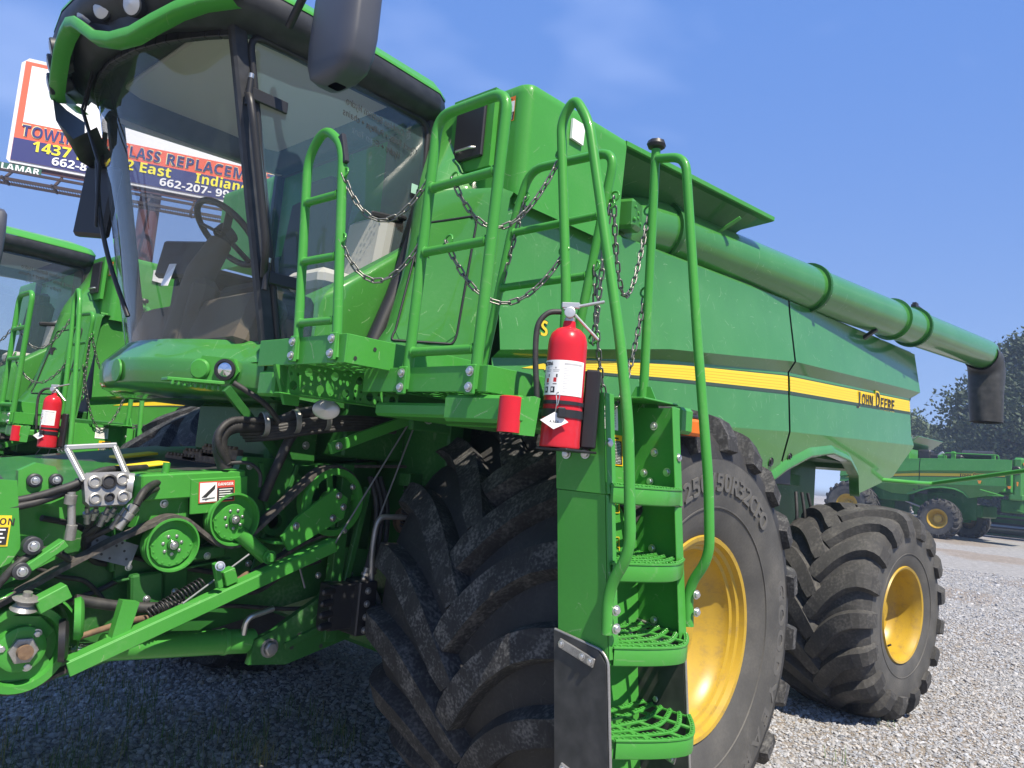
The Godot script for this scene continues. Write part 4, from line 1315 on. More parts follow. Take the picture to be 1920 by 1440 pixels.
	for y in [3.1, 2.36]:
		var hg := MB.new()
		var c := door(lerpf(-1.475, -1.79, (y - 2.06) / 1.32), y, 0.045)
		var upx := Transform3D(Basis(V(1, 0, 0), V(0, 0, -1), V(0, 1, 0)), c - V(0.01, 0, 0))
		hg.lathe([Vector2(0.014, -0.06), Vector2(0.014, 0.06), Vector2(0.0, 0.062)], upx, 12)
		hg.box(c + V(0.085, 0, 0), V(0.18, 0.055, 0.014), Basis.IDENTITY, 0.006)
		part(cab, "door_hinge", hg, M.black)
		var nb := MB.new()
		nb.lathe([Vector2(0.012, 0.062), Vector2(0.012, 0.082), Vector2(0.0, 0.086)], upx, 10)
		part(cab, "hinge_pin", nb, M.zinc)
	# nose under the windscreen
	var ns := MB.new()
	for band in [[[0.0, 2.112], [0.012, 2.108], [0.06, 2.06], [0.108, 2.008]], [[0.108, 2.008], [0.118, 1.99], [0.118, 1.94], [0.108, 1.895]], [[0.108, 1.895], [0.095, 1.872], [0.03, 1.852], [-0.2, 1.85]]]:
		var nr := []
		for q in band:
			var line := PackedVector3Array()
			for i in 29:
				var f := i / 28.0
				var z := lerpf(-1.32, -3.1, f)
				var zz := clampf(z, -2.97, -1.45)
				var e: float = clampf(1.0 - absf(z - ZC) / 0.88, 0, 1)
				line.append(V(glass_x(zz, 2.1) - q[0] * (0.65 + 0.35 * sqrt(e)) + (0.04 if i == 0 else 0.0), q[1], z))
			nr.append(line)
		ns.grid(nr)
	part(cab, "nose", ns, M.panel)
	var side := MB.new()
	side.prism(pol([-1.38, 2.1, -1.46, 2.0, -1.46, 1.88, -1.1, 1.86, -1.1, 2.1]), Transform3D(Basis.IDENTITY, V(0, 0, -1.36)), 0.03)
	part(cab, "nose_return", side, M.panel)
	# lamp recess with one real lamp and one blank
	var rx := frame(V(-1.575, 1.965, -1.505), V(-0.8, -0.06, 0.6))
	var rec := MB.new()
	rec.prism(pol([-0.1, -0.055, 0.075, -0.06, 0.115, -0.005, 0.085, 0.05, -0.06, 0.055]), rx * Transform3D(Basis.IDENTITY, V(-0.03, 0, -0.03)), 0.045)
	part(cab, "lamp_panel", rec, M.green)
	var hl := MB.new()
	hl.lathe([Vector2(0.047, 0.02), Vector2(0.047, 0.032), Vector2(0.036, 0.034), Vector2(0.034, 0.026)], rx * Transform3D(Basis.IDENTITY, V(0.025, 0.0, 0.0)), 24)
	var hlo := part(cab, "head_lamp", hl, M.black)
	var hr := MB.new()
	hr.lathe([Vector2(0.035, 0.028), Vector2(0.022, 0.038), Vector2(0.0, 0.041)], rx * Transform3D(Basis.IDENTITY, V(0.025, 0.0, 0.0)), 20)
	part(hlo, "lens", hr, M.chrome)
	var bl := MB.new()
	bl.lathe([Vector2(0.045, 0.018), Vector2(0.045, 0.026), Vector2(0.038, 0.034), Vector2(0.0, 0.036)], rx * Transform3D(Basis.IDENTITY, V(-0.09, -0.005, 0.0)), 24)
	part(cab, "lamp_blank", bl, M.green)
	var bk := MB.new()
	bk.lathe([Vector2(0.055, 0.0), Vector2(0.052, 0.008), Vector2(0.0, 0.01)], frame(V(-1.775, 1.945, -2.15), V(-1, -0.04, 0.0)), 28)
	part(cab, "badge_blank", bk, M.green)
	# floor, rear wall, headliner, seat, steering wheel, console
	var fl := MB.new()
	fl.box(V(-1.05, 2.06, -2.2), V(0.84, 0.05, 1.5))
	part(cab, "floor", fl, M.interior)
	var rw := MB.new()
	rw.box(V(-0.62, 2.35, -2.2), V(0.04, 0.6, 1.5))
	rw.box(V(-0.62, 3.05, -1.62), V(0.04, 0.84, 0.34))
	rw.box(V(-0.62, 3.5, -2.38), V(0.04, 0.1, 1.18))
	part(cab, "rear_wall", rw, M.interior)
	var fh := MB.new()
	fh.bar(V(-1.68, 3.47, -2.96), V(-0.6, 3.52, -2.96), 0.04, 0.13)
	part(cab, "far_header", fh, M.headliner)
	var hdl := MB.new()
	hdl.box(V(-1.2, 3.535, -2.2), V(1.1, 0.03, 1.45), Basis.IDENTITY, 0.01)
	part(cab, "headliner", hdl, M.headliner)
	var sb := MB.new()
	sb.box(V(-1.0, 2.42, ZC), V(0.5, 0.16, 0.52), Basis.IDENTITY, 0.05)
	sb.box(V(-0.82, 2.78, ZC), V(0.14, 0.66, 0.5), Basis.from_euler(V(0, 0, -0.1)), 0.05)
	sb.box(V(-0.8, 3.12, ZC), V(0.1, 0.18, 0.28), Basis.IDENTITY, 0.04)
	sb.box(V(-1.0, 2.22, ZC), V(0.36, 0.28, 0.36), Basis.IDENTITY, 0.03)
	part(cab, "seat", sb, M.seat)
	var bs := MB.new()
	bs.box(V(-0.93, 2.5, -1.7), V(0.4, 0.1, 0.34), Basis.IDENTITY, 0.04)
	bs.box(V(-0.76, 2.72, -1.7), V(0.1, 0.4, 0.34), Basis.from_euler(V(0, 0, -0.1)), 0.04)
	part(cab, "training_seat", bs, M.headliner)
	var ar := MB.new()
	ar.box(V(-1.08, 2.56, -2.56), V(0.46, 0.12, 0.18), Basis.IDENTITY, 0.03)
	ar.box(V(-1.08, 2.32, -2.6), V(0.36, 0.4, 0.14), Basis.IDENTITY, 0.03)
	part(cab, "console", ar, M.seat)
	var sc := MB.new()
	sc.tube(pts([-1.5, 2.08, ZC, -1.44, 2.5, ZC, -1.36, 2.68, ZC]), 0.07, 14, true, [0.1, 0.075, 0.06])
	sc.box(V(-1.46, 2.26, ZC - 0.02), V(0.14, 0.4, 0.3), Basis.from_euler(V(0, 0, -0.15)), 0.06)
	part(cab, "steering_column", sc, M.interior)
	var sw := MB.new()
	var sx := frame(V(-1.33, 2.74, ZC), V(0.65, 0.76, 0))
	var ring := []
	for k in 33:
		var t := TAU * k / 32.0
		ring.append(sx * V(cos(t) * 0.2, sin(t) * 0.2, 0))
	sw.tube(ring, 0.017, 10, false)
	for k in 3:
		var t := TAU * k / 3.0 + 0.5
		sw.bar(sx * V(0, 0, -0.02), sx * V(cos(t) * 0.2, sin(t) * 0.2, 0), 0.04, 0.015)
	sw.lathe([Vector2(0.06, -0.04), Vector2(0.06, 0.01), Vector2(0.0, 0.015)], sx, 18)
	part(cab, "steering_wheel", sw, M.black)
	var mo := MB.new()
	mo.box(V(-1.4, 2.62, -2.5), V(0.05, 0.22, 0.28), Basis.from_euler(V(0, 0.5, -0.2)), 0.015)
	mo.bar(V(-1.4, 2.1, -2.52), V(-1.4, 2.55, -2.5), 0.04, 0.04)
	part(cab, "display_monitor", mo, M.black)
	var dm := MB.new()
	dm.box(V(-1.4, 2.2, -2.15), V(0.2, 0.3, 1.3), Basis.from_euler(V(0, 0, -0.3)), 0.04)
	part(cab, "front_console", dm, M.interior)
	var pp := MB.new()
	pp.box(V(-1.70, 2.4, -1.9), V(0.003, 0.11, 0.075), Basis.from_euler(V(0.1, 0, -0.2)), 0.0)
	part(cab, "paper_slip", pp, M.white)
	# wiper: parallel arms hung from the roof and a long blade
	var wp := MB.new()
	wp.tube(pts([-2.0, 3.42, -2.4, -2.01, 3.22, -2.44, -1.97, 2.9, -2.2, -1.93, 2.62, -2.25]), 0.007, 6)
	wp.tube(pts([-1.98, 3.42, -2.44, -1.99, 3.22, -2.47, -1.95, 2.9, -2.24, -1.92, 2.62, -2.27]), 0.006, 6)
	wp.tube(spline(pts([-1.95, 2.95, -2.3, -1.92, 2.7, -2.26, -1.86, 2.45, -2.2, -1.78, 2.2, -2.1])), 0.011, 6)
	part(cab, "wiper", wp, M.black)
	# far mirror on its stalk
	var fm := MB.new()
	fm.box(V(-1.75, 2.9, -2.86), V(0.06, 0.4, 0.24), Basis.from_euler(V(0.08, 0.4, 0)), 0.05)
	fm.tube(pts([-1.75, 3.05, -2.86, -1.76, 3.3, -2.88]), 0.014, 8)
	part(root, "mirror", fm, M.black)
	# near mirror: big rounded shell on an arm from the roof
	var mr := MB.new()
	var mrows := []
	var msec := [[0.30, 0.02], [0.29, 0.09], [0.25, 0.135], [0.1, 0.155], [-0.1, 0.158], [-0.18, 0.15], [-0.23, 0.13], [-0.26, 0.09], [-0.275, 0.03]]
	for q in msec:
		var line := PackedVector3Array()
		for k in 28:
			var ang := TAU * k / 28.0
			var cx := signf(cos(ang)) * pow(absf(cos(ang)), 0.55)
			var cy := signf(sin(ang)) * pow(absf(sin(ang)), 0.7)
			line.append(V(-1.55 + cy * q[1] * 0.42 - 0.03 * (1.0 if cy < 0 else 0.0), 3.36 + q[0], -0.862 + cx * q[1] * 1.06 + q[0] * 0.02))
		mrows.append(line)
	mr.grid(mrows, true)
	var mro := part(root, "mirror", mr, M.mirror_shell)
	var ma := MB.new()
	ma.tube(rounded(pts([-1.6, 3.45, -1.25, -1.62, 3.66, -1.0, -1.55, 3.66, -0.86]), 0.05), 0.018, 10)
	part(mro, "mirror_arm", ma, M.black)
	# handwriting in marker on the inside of the door glass, so it reads backwards
	for q in [["Cushion Bottom Hydro", 3.245, -1.1], ["Check Belts + Pulleys + chains", 3.185, -1.06], ["Hydro + Grain Tank", 3.125, -1.08]]:
		var tm := text_mesh(q[0], 0.032, 0.0006, false)
		var w := part(cab, "handwriting", tm, M.ink)
		w.transform = Transform3D(Basis(V(-0.8, 0.06, 0), V(-0.12, 1, 0), V(0, 0, 1)), door(q[2], q[1], 0.045))

# ------------------------------------------------------------------ feeder house and its drive, all seen under the cab
func pulley(root: Node, at: Vector3, r: float, w: float, style := 0) -> MeshInstance3D:
	var x := frame(at, V(0, 0, 1))
	var b := MB.new()
	# grooved rim behind, dished face with a raised web in front
	b.lathe([Vector2(r * 0.86, -w), Vector2(r, -w), Vector2(r, -w * 0.7), Vector2(r * 0.93, -w * 0.55), Vector2(r, -w * 0.4), Vector2(r * 0.93, -w * 0.25), Vector2(r, -w * 0.1), Vector2(r * 1.03, 0.0), Vector2(r * 1.02, 0.008), Vector2(r * 0.95, 0.008), Vector2(r * 0.92, -0.012), Vector2(r * 0.88, -0.022), Vector2(r * 0.6, -0.02), Vector2(r * 0.56, -0.008), Vector2(r * 0.3, -0.006), Vector2(0.0, -0.006)], x, 44)
	var o := part(root, "pulley", b, M.green)
	var web := MB.new()
	web.prism(pol([-0.8 * r, -0.1 * r, -0.45 * r, 0.3 * r, -0.15 * r, 0.5 * r, 0.2 * r, 0.5 * r, 0.5 * r, 0.3 * r, 0.82 * r, -0.05 * r, 0.72 * r, -0.4 * r, 0.4 * r, -0.72 * r, 0, -0.83 * r, -0.4 * r, -0.72 * r, -0.72 * r, -0.42 * r]), x * Transform3D(Basis.IDENTITY, V(0, 0, -0.02)), 0.012)
	part(o, "web", web, M.green)
	var hb := MB.new()
	hb.lathe([Vector2(r * 0.22, -0.01), Vector2(r * 0.22, 0.008), Vector2(r * 0.17, 0.012)], x, 20)
	part(o, "hub", hb, M.shade_green)
	bolt(o, at + V(0, 0, 0.01), V(0, 0, 1), r * 0.12)
	for k in 7:
		var a := TAU * k / 7.0 + 0.3
		bolt(o, x * V(cos(a) * r * 0.36, sin(a) * r * 0.36, -0.006), V(0, 0, 1), r * 0.05)
	for k in 9:
		var a := PI + PI * k / 8.0
		bolt(o, x * V(cos(a) * r * 0.73, sin(a) * r * 0.73, -0.01), V(0, 0, 1), r * 0.045, M.green)
	return o
func hose(root: Node, p: Array, r: float, mt: Material = null, called := "hydraulic_hose") -> MeshInstance3D:
	var b := MB.new()
	b.tube(spline(pts(p), 7), r, 10)
	return part(root, called, b, mt if mt else M.hose)
func fitting(root: Node, a: Vector3, b_: Vector3, r: float):
	var b := MB.new()
	var d := (b_ - a).normalized(); var l := a.distance_to(b_)
	b.lathe([Vector2(r * 0.7, 0), Vector2(r * 0.7, l * 0.3), Vector2(r * 1.25, l * 0.32), Vector2(r * 1.25, l * 0.55), Vector2(r * 0.85, l * 0.57), Vector2(r, l * 0.95), Vector2(0, l)], frame(a, d), 8)
	part(root, "hose_fitting", b, M.steel)
func ring_path(c: Vector2, r: float, a0: float, a1: float, n := 12) -> Array:
	var o := []
	for k in n + 1:
		var a := lerpf(a0, a1, float(k) / n)
		o.append(c + Vector2(cos(a), sin(a)) * r)
	return o
func belt(root: Node, p: Array, z0: float, z1: float, th := 0.012):
	var b := MB.new()
	var outer := []; var n: int = p.size()
	var rows := [PackedVector3Array(), PackedVector3Array(), PackedVector3Array(), PackedVector3Array()]
	for i in n:
		var d: Vector2 = (p[mini(i + 1, n - 1)] - p[maxi(i - 1, 0)]).normalized()
		var q := Vector2(-d.y, d.x) * th * 0.5
		rows[0].append(V(p[i].x + q.x, p[i].y + q.y, z0)); rows[1].append(V(p[i].x + q.x, p[i].y + q.y, z1))
		rows[2].append(V(p[i].x - q.x, p[i].y - q.y, z1)); rows[3].append(V(p[i].x - q.x, p[i].y - q.y, z0))
	for k in 4:
		b.grid([rows[k], rows[(k + 1) % 4]])
	return part(root, "drive_belt", b, M.belt)
func build_feeder(root: Node3D):
	var F: Material = M.shade_green
	var house := MB.new()
	# sloping box: side wall, top, floor
	var sidep := pol([-3.0, 0.55, -1.0, 0.98, -0.75, 1.15, -0.75, 1.62, -1.3, 1.56, -1.95, 1.46, -3.0, 1.24])
	house.prism(sidep, Transform3D(Basis.IDENTITY, V(0, 0, -3.15)), 1.72)
	var ho := part(root, "feeder_house", house, F)
	var lid := MB.new()
	lid.grid([PackedVector3Array([V(-2.5, 1.352, -1.5), V(-1.2, 1.585, -1.5)]), PackedVector3Array([V(-2.5, 1.36, -3.0), V(-1.2, 1.59, -3.0)])], false, false)
	part(ho, "top_cover", lid, M.mat_flap)
	for q in [[-1.95, -1.6], [-1.7, -1.9], [-1.55, -2.4]]:
		var st := MB.new()
		st.box(V(q[0], 1.48 + (q[0] + 1.9) * 0.18, q[1]), V(0.2, 0.012, 0.12), Basis.from_euler(V(0, 0, 0.18)))
		part(ho, "caution_strip", st, M.caution if q[1] < -1.7 else M.black)
	# box rail with the danger plate, pin on top
	var br := MB.new()
	br.box(V(-1.72, 1.475, -1.36), V(0.42, 0.1, 0.12), Basis.from_euler(V(0, 0, 0.1)), 0.006)
	br.box(V(-1.62, 1.44, -1.3), V(0.24, 0.14, 0.012), Basis.from_euler(V(0, 0, 0.1)))
	var bo := part(root, "side_rail", br, M.green)
	for q in [[-1.69, 0.17]]:
		var x := frame(V(-1.635, 1.453, -1.292), V(0, 0.02, 1)) * Transform3D(Basis.from_euler(V(0, 0, 0.1)), Vector3.ZERO)
		var pl := MB.new()
		pl.box(x.origin, V(0.15, 0.085, 0.002), x.basis, 0.0)
		part(bo, "danger_plate", pl, M.danger_red)
		var wh := MB.new()
		wh.box(x * V(-0.036, 0.0, 0.002), V(0.07, 0.076, 0.002), x.basis, 0.0)
		part(bo, "danger_picture", wh, M.white)
		var bk := MB.new()
		bk.box(x * V(0.036, -0.011, 0.002), V(0.07, 0.053, 0.002), x.basis, 0.0)
		part(bo, "danger_text_field", bk, M.ink)
		lettering(bo, "DANGER", 0.012, x * Transform3D(Basis.IDENTITY, V(0.036, 0.029, 0.002)), M.white, 1.0, true, 0.001)
		for k in 5:
			var ln := MB.new()
			ln.box(x * V(0.036 - 0.004 * (k % 2), 0.008 - k * 0.0095, 0.0035), V(0.056 - 0.008 * (k % 2), 0.0035, 0.001), x.basis, 0.0)
			part(bo, "print_line", ln, M.white)
		var fg := MB.new()
		fg.prism(pol([-0.065, -0.02, -0.02, 0.02, -0.008, 0.03, -0.01, 0.012, -0.045, -0.02]), x * Transform3D(Basis.IDENTITY, V(0, 0, 0.003)), 0.001)
		fg.bar(x * V(-0.062, -0.026, 0.004), x * V(-0.01, -0.022, 0.004), 0.004, 0.002)
		fg.bar(x * V(-0.05, -0.03, 0.004), x * V(-0.03, -0.022, 0.004), 0.004, 0.002)
		part(bo, "pictogram", fg, M.ink)
	var pin := MB.new()
	pin.tube(pts([-1.83, 1.47, -1.34, -1.83, 1.555, -1.34]), 0.014, 10)
	part(bo, "pin", pin, M.green)
	# big dark side casting with ribs and bearing eye
	var cs := MB.new()
	cs.prism(pol([-1.52, 1.1, -1.28, 1.16, -1.02, 1.3, -1.04, 1.42, -1.22, 1.54, -1.28, 1.6, -1.5, 1.6, -1.55, 1.4]), Transform3D(Basis.IDENTITY, V(0, 0, -1.42)), 0.05)
	for q in [[-1.42, 1.58, -1.36, 1.36], [-1.24, 1.58, -1.3, 1.36], [-1.36, 1.3, -1.4, 1.12], [-1.28, 1.3, -1.1, 1.3]]:
		cs.bar(V(q[0], q[1], -1.36), V(q[2], q[3], -1.36), 0.016, 0.02)
	cs.lathe([Vector2(0.07, 0.0), Vector2(0.062, 0.03), Vector2(0.035, 0.03), Vector2(0.032, 0.0), Vector2(0, 0)], frame(V(-1.33, 1.33, -1.37), V(0, 0, 1)), 22)
	part(root, "side_casting", cs, F)
	# drive pulleys
	var p1 := pulley(root, V(-1.795, 1.245, -1.27), 0.1, 0.06)
	var p2 := pulley(root, V(-1.556, 1.345, -1.27), 0.105, 0.06)
	# large spoked pulley carried by a bracket
	var c3 := V(-1.09, 1.427, -1.262); var r3 := 0.15
	var big := MB.new()
	big.lathe([Vector2(r3 * 0.82, -0.07), Vector2(r3, -0.07), Vector2(r3 * 0.94, -0.05), Vector2(r3, -0.03), Vector2(r3 * 0.95, -0.012), Vector2(r3 * 1.02, 0.0), Vector2(r3 * 1.0, 0.01), Vector2(r3 * 0.83, 0.01), Vector2(r3 * 0.8, -0.05)], frame(c3, V(0, 0, 1)), 48)
	for k in 4:
		var a := TAU * k / 4.0 + 0.2
		big.bar(c3 + V(cos(a) * 0.04, sin(a) * 0.04, -0.03), c3 + V(cos(a) * r3 * 0.85, sin(a) * r3 * 0.85, -0.03), 0.03, 0.014, V(0, 0, 1))
	big.lathe([Vector2(0.05, -0.05), Vector2(0.05, 0.0), Vector2(0.03, 0.012), Vector2(0, 0.012)], frame(c3, V(0, 0, 1)), 20)
	part(root, "pulley", big, M.green)
	var arm := MB.new()
	arm.prism(pol([-1.36, 1.28, -1.32, 1.22, -1.06, 1.36, -1.05, 1.45, -1.12, 1.49, -1.3, 1.36]), Transform3D(Basis.IDENTITY, V(0, 0, -1.236)), 0.018)
	arm.bar(V(-1.345, 1.25, -1.39), V(-1.345, 1.25, -1.24), 0.08, 0.012)
	var aro := part(root, "pulley_bracket", arm, M.green)
	for q in [V(-1.3, 1.325, -1.217), V(-1.1, 1.46, -1.217), V(-1.07, 1.41, -1.217), V(-1.12, 1.36, -1.217)]:
		bolt(aro, q, V(0, 0, 1), 0.012)
	# lower pulley with hub and splined shaft
	var c4 := V(-2.26, 0.905, -1.28); var r4 := 0.148
	var low := MB.new()
	low.lathe([Vector2(r4 * 0.82, -0.07), Vector2(r4, -0.07), Vector2(r4, 0.0), Vector2(r4 * 0.98, 0.012), Vector2(r4 * 0.82, 0.012), Vector2(r4 * 0.78, -0.03), Vector2(r4 * 0.6, -0.035)], frame(c4, V(0, 0, 1)), 44)
	low.prism(pol([-0.13, 0.02, -0.05, 0.11, 0.05, 0.1, 0.1, 0.05, 0.06, 0.0, 0.11, -0.07, 0.05, -0.11, -0.06, -0.1]), frame(c4 + V(0, 0, -0.04), V(0, 0, 1)), 0.025)
	low.lathe([Vector2(0.075, -0.03), Vector2(0.075, 0.012), Vector2(0.06, 0.018), Vector2(0, 0.018)], frame(c4, V(0, 0, 1)), 24)
	var lo := part(root, "pulley", low, M.green)
	var hexn := MB.new()
	hexn.lathe([Vector2(0.045, 0.01), Vector2(0.045, 0.035), Vector2(0.036, 0.038), Vector2(0, 0.038)], frame(c4, V(0, 0, 1)), 6)
	part(lo, "hub_nut", hexn, M.steel)
	var spl := MB.new()
	spl.lathe([Vector2(0.024, 0.03), Vector2(0.024, 0.06), Vector2(0, 0.062)], frame(c4, V(0, 0, 1)), 14)
	part(lo, "splined_shaft", spl, M.rust)
	for a in [0.9, -1.2, 3.0]:
		bolt(lo, c4 + V(cos(a) * 0.062, sin(a) * 0.062, 0.012), V(0, 0, 1), 0.012)
	# belts: over the lower pulley, past the idlers, round the big one
	var path := [Vector2(-2.7, 0.86), Vector2(-2.33, 1.062), Vector2(-2.173, 1.162), Vector2(-2.0, 1.262), Vector2(-1.92, 1.3)]
	path.append_array(ring_path(Vector2(-1.795, 1.245), 0.106, 2.25, 0.9, 8))
	path.append_array(ring_path(Vector2(-1.556, 1.345), 0.112, 4.1, 5.3, 8))
	path.append(Vector2(-1.38, 1.36))
	path.append_array(ring_path(Vector2(-1.09, 1.427), 0.156, 2.3, 0.2, 14))
	belt(root, path, -1.335, -1.272, 0.016)
	var back := ring_path(Vector2(-2.26, 0.905), 0.15, 2.3, 5.2, 14)
	back.append(Vector2(-1.6, 1.02)); back.append(Vector2(-1.2, 1.24))
	back.append_array(ring_path(Vector2(-1.09, 1.427), 0.156, 4.6, 6.3, 10))
	belt(root, back, -1.335, -1.29)
	belt(root, [Vector2(-1.1, 1.585), Vector2(-0.3, 1.63)], -1.335, -1.29)
	# long link bar of folded plate
	var lk := MB.new()
	lk.bar(V(-2.14, 0.846, -1.17), V(-1.12, 1.244, -1.17), 0.008, 0.05, Vector3.UP, 0.002)
	lk.bar(V(-2.14, 0.872, -1.2), V(-1.12, 1.27, -1.2), 0.06, 0.008, Vector3.UP, 0.002)
	part(root, "link_bar", lk, M.green)
	var lkb := MB.new()
	lkb.box(V(-1.59, 1.13, -1.2), V(0.05, 0.06, 0.05), Basis.from_euler(V(0, 0, 0.38)))
	lkb.box(V(-1.65, 1.14, -1.17), V(0.02, 0.1, 0.03), Basis.from_euler(V(0, 0, 0.3)))
	part(root, "bar_bracket", lkb, M.green)
	lkb = MB.new()
	lkb.prism(pol([-2.0, 0.93, -1.94, 0.95, -1.92, 1.05, -1.98, 1.06]), Transform3D(Basis.IDENTITY, V(0, 0, -1.24)), 0.04)
	part(root, "bar_bracket", lkb, M.green)
	bolt(root, V(-1.66, 1.18, -1.14), V(-0.3, 0.3, 1), 0.014)
	# lift cylinder
	var cy := MB.new()
	cy.tube(pts([-1.97, 0.86, -1.36, -1.36, 0.822, -1.36]), 0.05, 24)
	cy.lathe([Vector2(0.052, 0), Vector2(0.054, 0.004), Vector2(0.054, 0.018), Vector2(0.05, 0.022)], frame(V(-1.5, 0.831, -1.36), V(1, -0.06, 0)), 24)
	var cyo := part(root, "lift_cylinder", cy, M.green)
	var rod := MB.new()
	rod.tube(pts([-2.3, 0.88, -1.36, -1.96, 0.859, -1.36]), 0.022, 16)
	part(cyo, "piston_rod", rod, M.chrome)
	var eye := MB.new()
	eye.prism(pol([-1.4, 0.74, -1.22, 0.72, -0.9, 0.8, -0.78, 1.2, -0.98, 1.22, -1.08, 1.0, -1.3, 0.87, -1.38, 0.84]), Transform3D(Basis.IDENTITY, V(0, 0, -1.33)), 0.03)
	eye.bar(V(-1.02, 0.8, -1.3), V(-1.02, 1.6, -1.3), 0.05, 0.06)
	var eyo := part(root, "axle_bracket", eye, F)
	bolt(eyo, V(-1.31, 0.8, -1.3), V(0, 0, 1), 0.03, M.steel)
	for q in [V(-1.2, 0.79, -1.3), V(-1.17, 0.84, -1.3), V(-1.05, 0.78, -1.3)]:
		var hb := MB.new()
		hb.lathe([Vector2(0.01, 0.001), Vector2(0, 0.001)], frame(q, V(0, 0, 1)), 10)
		part(eyo, "bolt_hole", hb, M.ink)
	var elb := MB.new()
	elb.tube(rounded(pts([-1.42, 0.86, -1.33, -1.42, 0.93, -1.32, -1.3, 0.96, -1.32]), 0.05), 0.013, 10)
	part(cyo, "pipe_elbow", elb, M.zinc)
	# front axle tube, final drive and lower frame
	var ax := MB.new()
	ax.tube(pts([0, 0.97, -3.5, 0, 0.97, -0.5]), 0.17, 24)
	ax.box(V(-0.25, 1.15, -1.7), V(0.5, 0.7, 0.7), Basis.IDENTITY, 0.04)
	ax.box(V(-0.5, 0.8, -2.3), V(0.3, 0.25, 2.0), Basis.IDENTITY, 0.03)
	part(root, "front_axle", ax, F)
	# wall of the machine behind the feeder, in steps
	var wl := MB.new()
	wl.box(V(-0.62, 1.6, -2.2), V(0.1, 0.9, 2.4), Basis.IDENTITY, 0.01)
	wl.box(V(-0.85, 1.78, -1.45), V(0.36, 0.3, 0.25), Basis.IDENTITY, 0.01)
	wl.box(V(-1.2, 1.68, -1.5), V(0.24, 0.42, 0.06), Basis.IDENTITY, 0.008)
	wl.box(V(-0.7, 1.95, -0.95), V(0.9, 0.06, 0.5), Basis.IDENTITY, 0.01)
	var wo := part(root, "front_frame", wl, F)
	for q in [V(-1.24, 1.66, -1.47), V(-1.14, 1.67, -1.47), V(-1.2, 1.84, -1.47)]:
		bolt(wo, q, V(0, 0, 1), 0.014)
	var un := MB.new()
	un.box(V(-1.12, 1.92, -2.2), V(0.56, 0.14, 1.7), Basis.IDENTITY, 0.01)
	un.bar(V(-1.6, 1.88, -1.4), V(-1.3, 1.6, -1.4), 0.02, 0.04)
	part(root, "cab_subframe", un, F)
	var dk := MB.new()
	dk.box(V(-1.02, 1.72, -1.95), V(0.5, 0.26, 0.8), Basis.IDENTITY, 0.02)
	part(root, "rotor_throat", dk, F)
	for k in 3:
		var tb := MB.new()
		tb.bar(V(-1.42, 1.6 - k * 0.03, -1.55 - k * 0.2), V(-1.42, 1.6 - k * 0.03, -1.9 - k * 0.2), 0.03, 0.05)
		for j in 8:
			tb.box(V(-1.435, 1.63 - k * 0.03, -1.57 - k * 0.2 - j * 0.04), V(0.02, 0.014, 0.02))
		part(root, "feed_slat", tb, M.rust)
	# tensioner arm and far pulley under the landing
	var ta := MB.new()
	ta.bar(V(-1.24, 1.665, -1.12), V(-0.76, 1.86, -1.12), 0.02, 0.05)
	ta.bar(V(-0.8, 1.85, -1.12), V(-0.5, 1.78, -1.1), 0.02, 0.07)
	var tao := part(root, "tensioner_arm", ta, M.green)
	bolt(tao, V(-1.21, 1.68, -1.1), V(0, 0, 1), 0.013)
	var tp := MB.new()
	tp.lathe([Vector2(0.1, -0.04), Vector2(0.1, 0.0), Vector2(0.085, 0.01), Vector2(0.08, -0.01), Vector2(0.05, -0.012), Vector2(0.045, 0.02), Vector2(0, 0.02)], frame(V(-0.585, 1.79, -1.1), V(0, 0, 1)), 32)
	part(root, "pulley", tp, F)
	var pt := MB.new()
	pt.box(V(-0.95, 1.83, -0.82), V(0.22, 0.11, 0.03), Basis.IDENTITY, 0.006)
	bolt(part(root, "hanger_plate", pt, F), V(-0.98, 1.83, -0.8), V(-0.2, 0, 1), 0.018)
	# springs
	for q in [[-0.72, 1.32, -1.2], [-0.64, 1.32, -1.2]]:
		var sp := MB.new()
		var hel := []
		for k in 121:
			var a := TAU * k / 10.0
			hel.append(V(q[0] + cos(a) * 0.02, q[1] + 0.2 * k / 120.0, q[2] + sin(a) * 0.02))
		sp.tube(hel, 0.0045, 6)
		part(root, "spring", sp, M.black)
	var sb := MB.new()
	sb.box(V(-0.68, 1.55, -1.2), V(0.14, 0.06, 0.08))
	sb.tube(pts([-0.68, 1.3, -1.2, -0.68, 1.55, -1.2]), 0.008, 8)
	part(root, "spring_seat", sb, F)
	var sp2 := MB.new()
	var hel2 := []
	for k in 141:
		var a := TAU * k / 9.0
		var f := k / 140.0
		hel2.append(V(lerpf(-1.86, -1.66, f), lerpf(0.99, 1.1, f), -1.26) + V(-0.48, 0.87, 0) * cos(a) * 0.02 + V(0, 0, 1) * sin(a) * 0.02)
	sp2.tube(hel2, 0.004, 6)
	part(root, "spring", sp2, M.black)
	# thin control rods
	for q in [[-1.12, 1.2, -1.22, -0.82, 1.82, -1.12], [-0.9, 1.3, -1.2, -0.76, 1.84, -1.14], [-1.75, 1.03, -1.22, -1.5, 1.21, -1.22], [-1.28, 1.2, -1.22, -1.22, 1.06, -1.22]]:
		var rd := MB.new()
		rd.tube(pts(q), 0.004, 7)
		part(root, "control_rod", rd, M.grey_plate)
	# bent steel pipe by the tyre
	hose(root, [-0.62, 1.36, -1.12, -0.82, 1.375, -1.16, -0.9, 1.34, -1.18, -0.9, 1.1, -1.18, -0.84, 0.98, -1.18], 0.013, M.steel, "steel_pipe")
	# black valve block with spools and fittings
	var vb := MB.new()
	vb.box(V(-0.93, 0.965, -1.22), V(0.1, 0.24, 0.14), Basis.IDENTITY, 0.006)
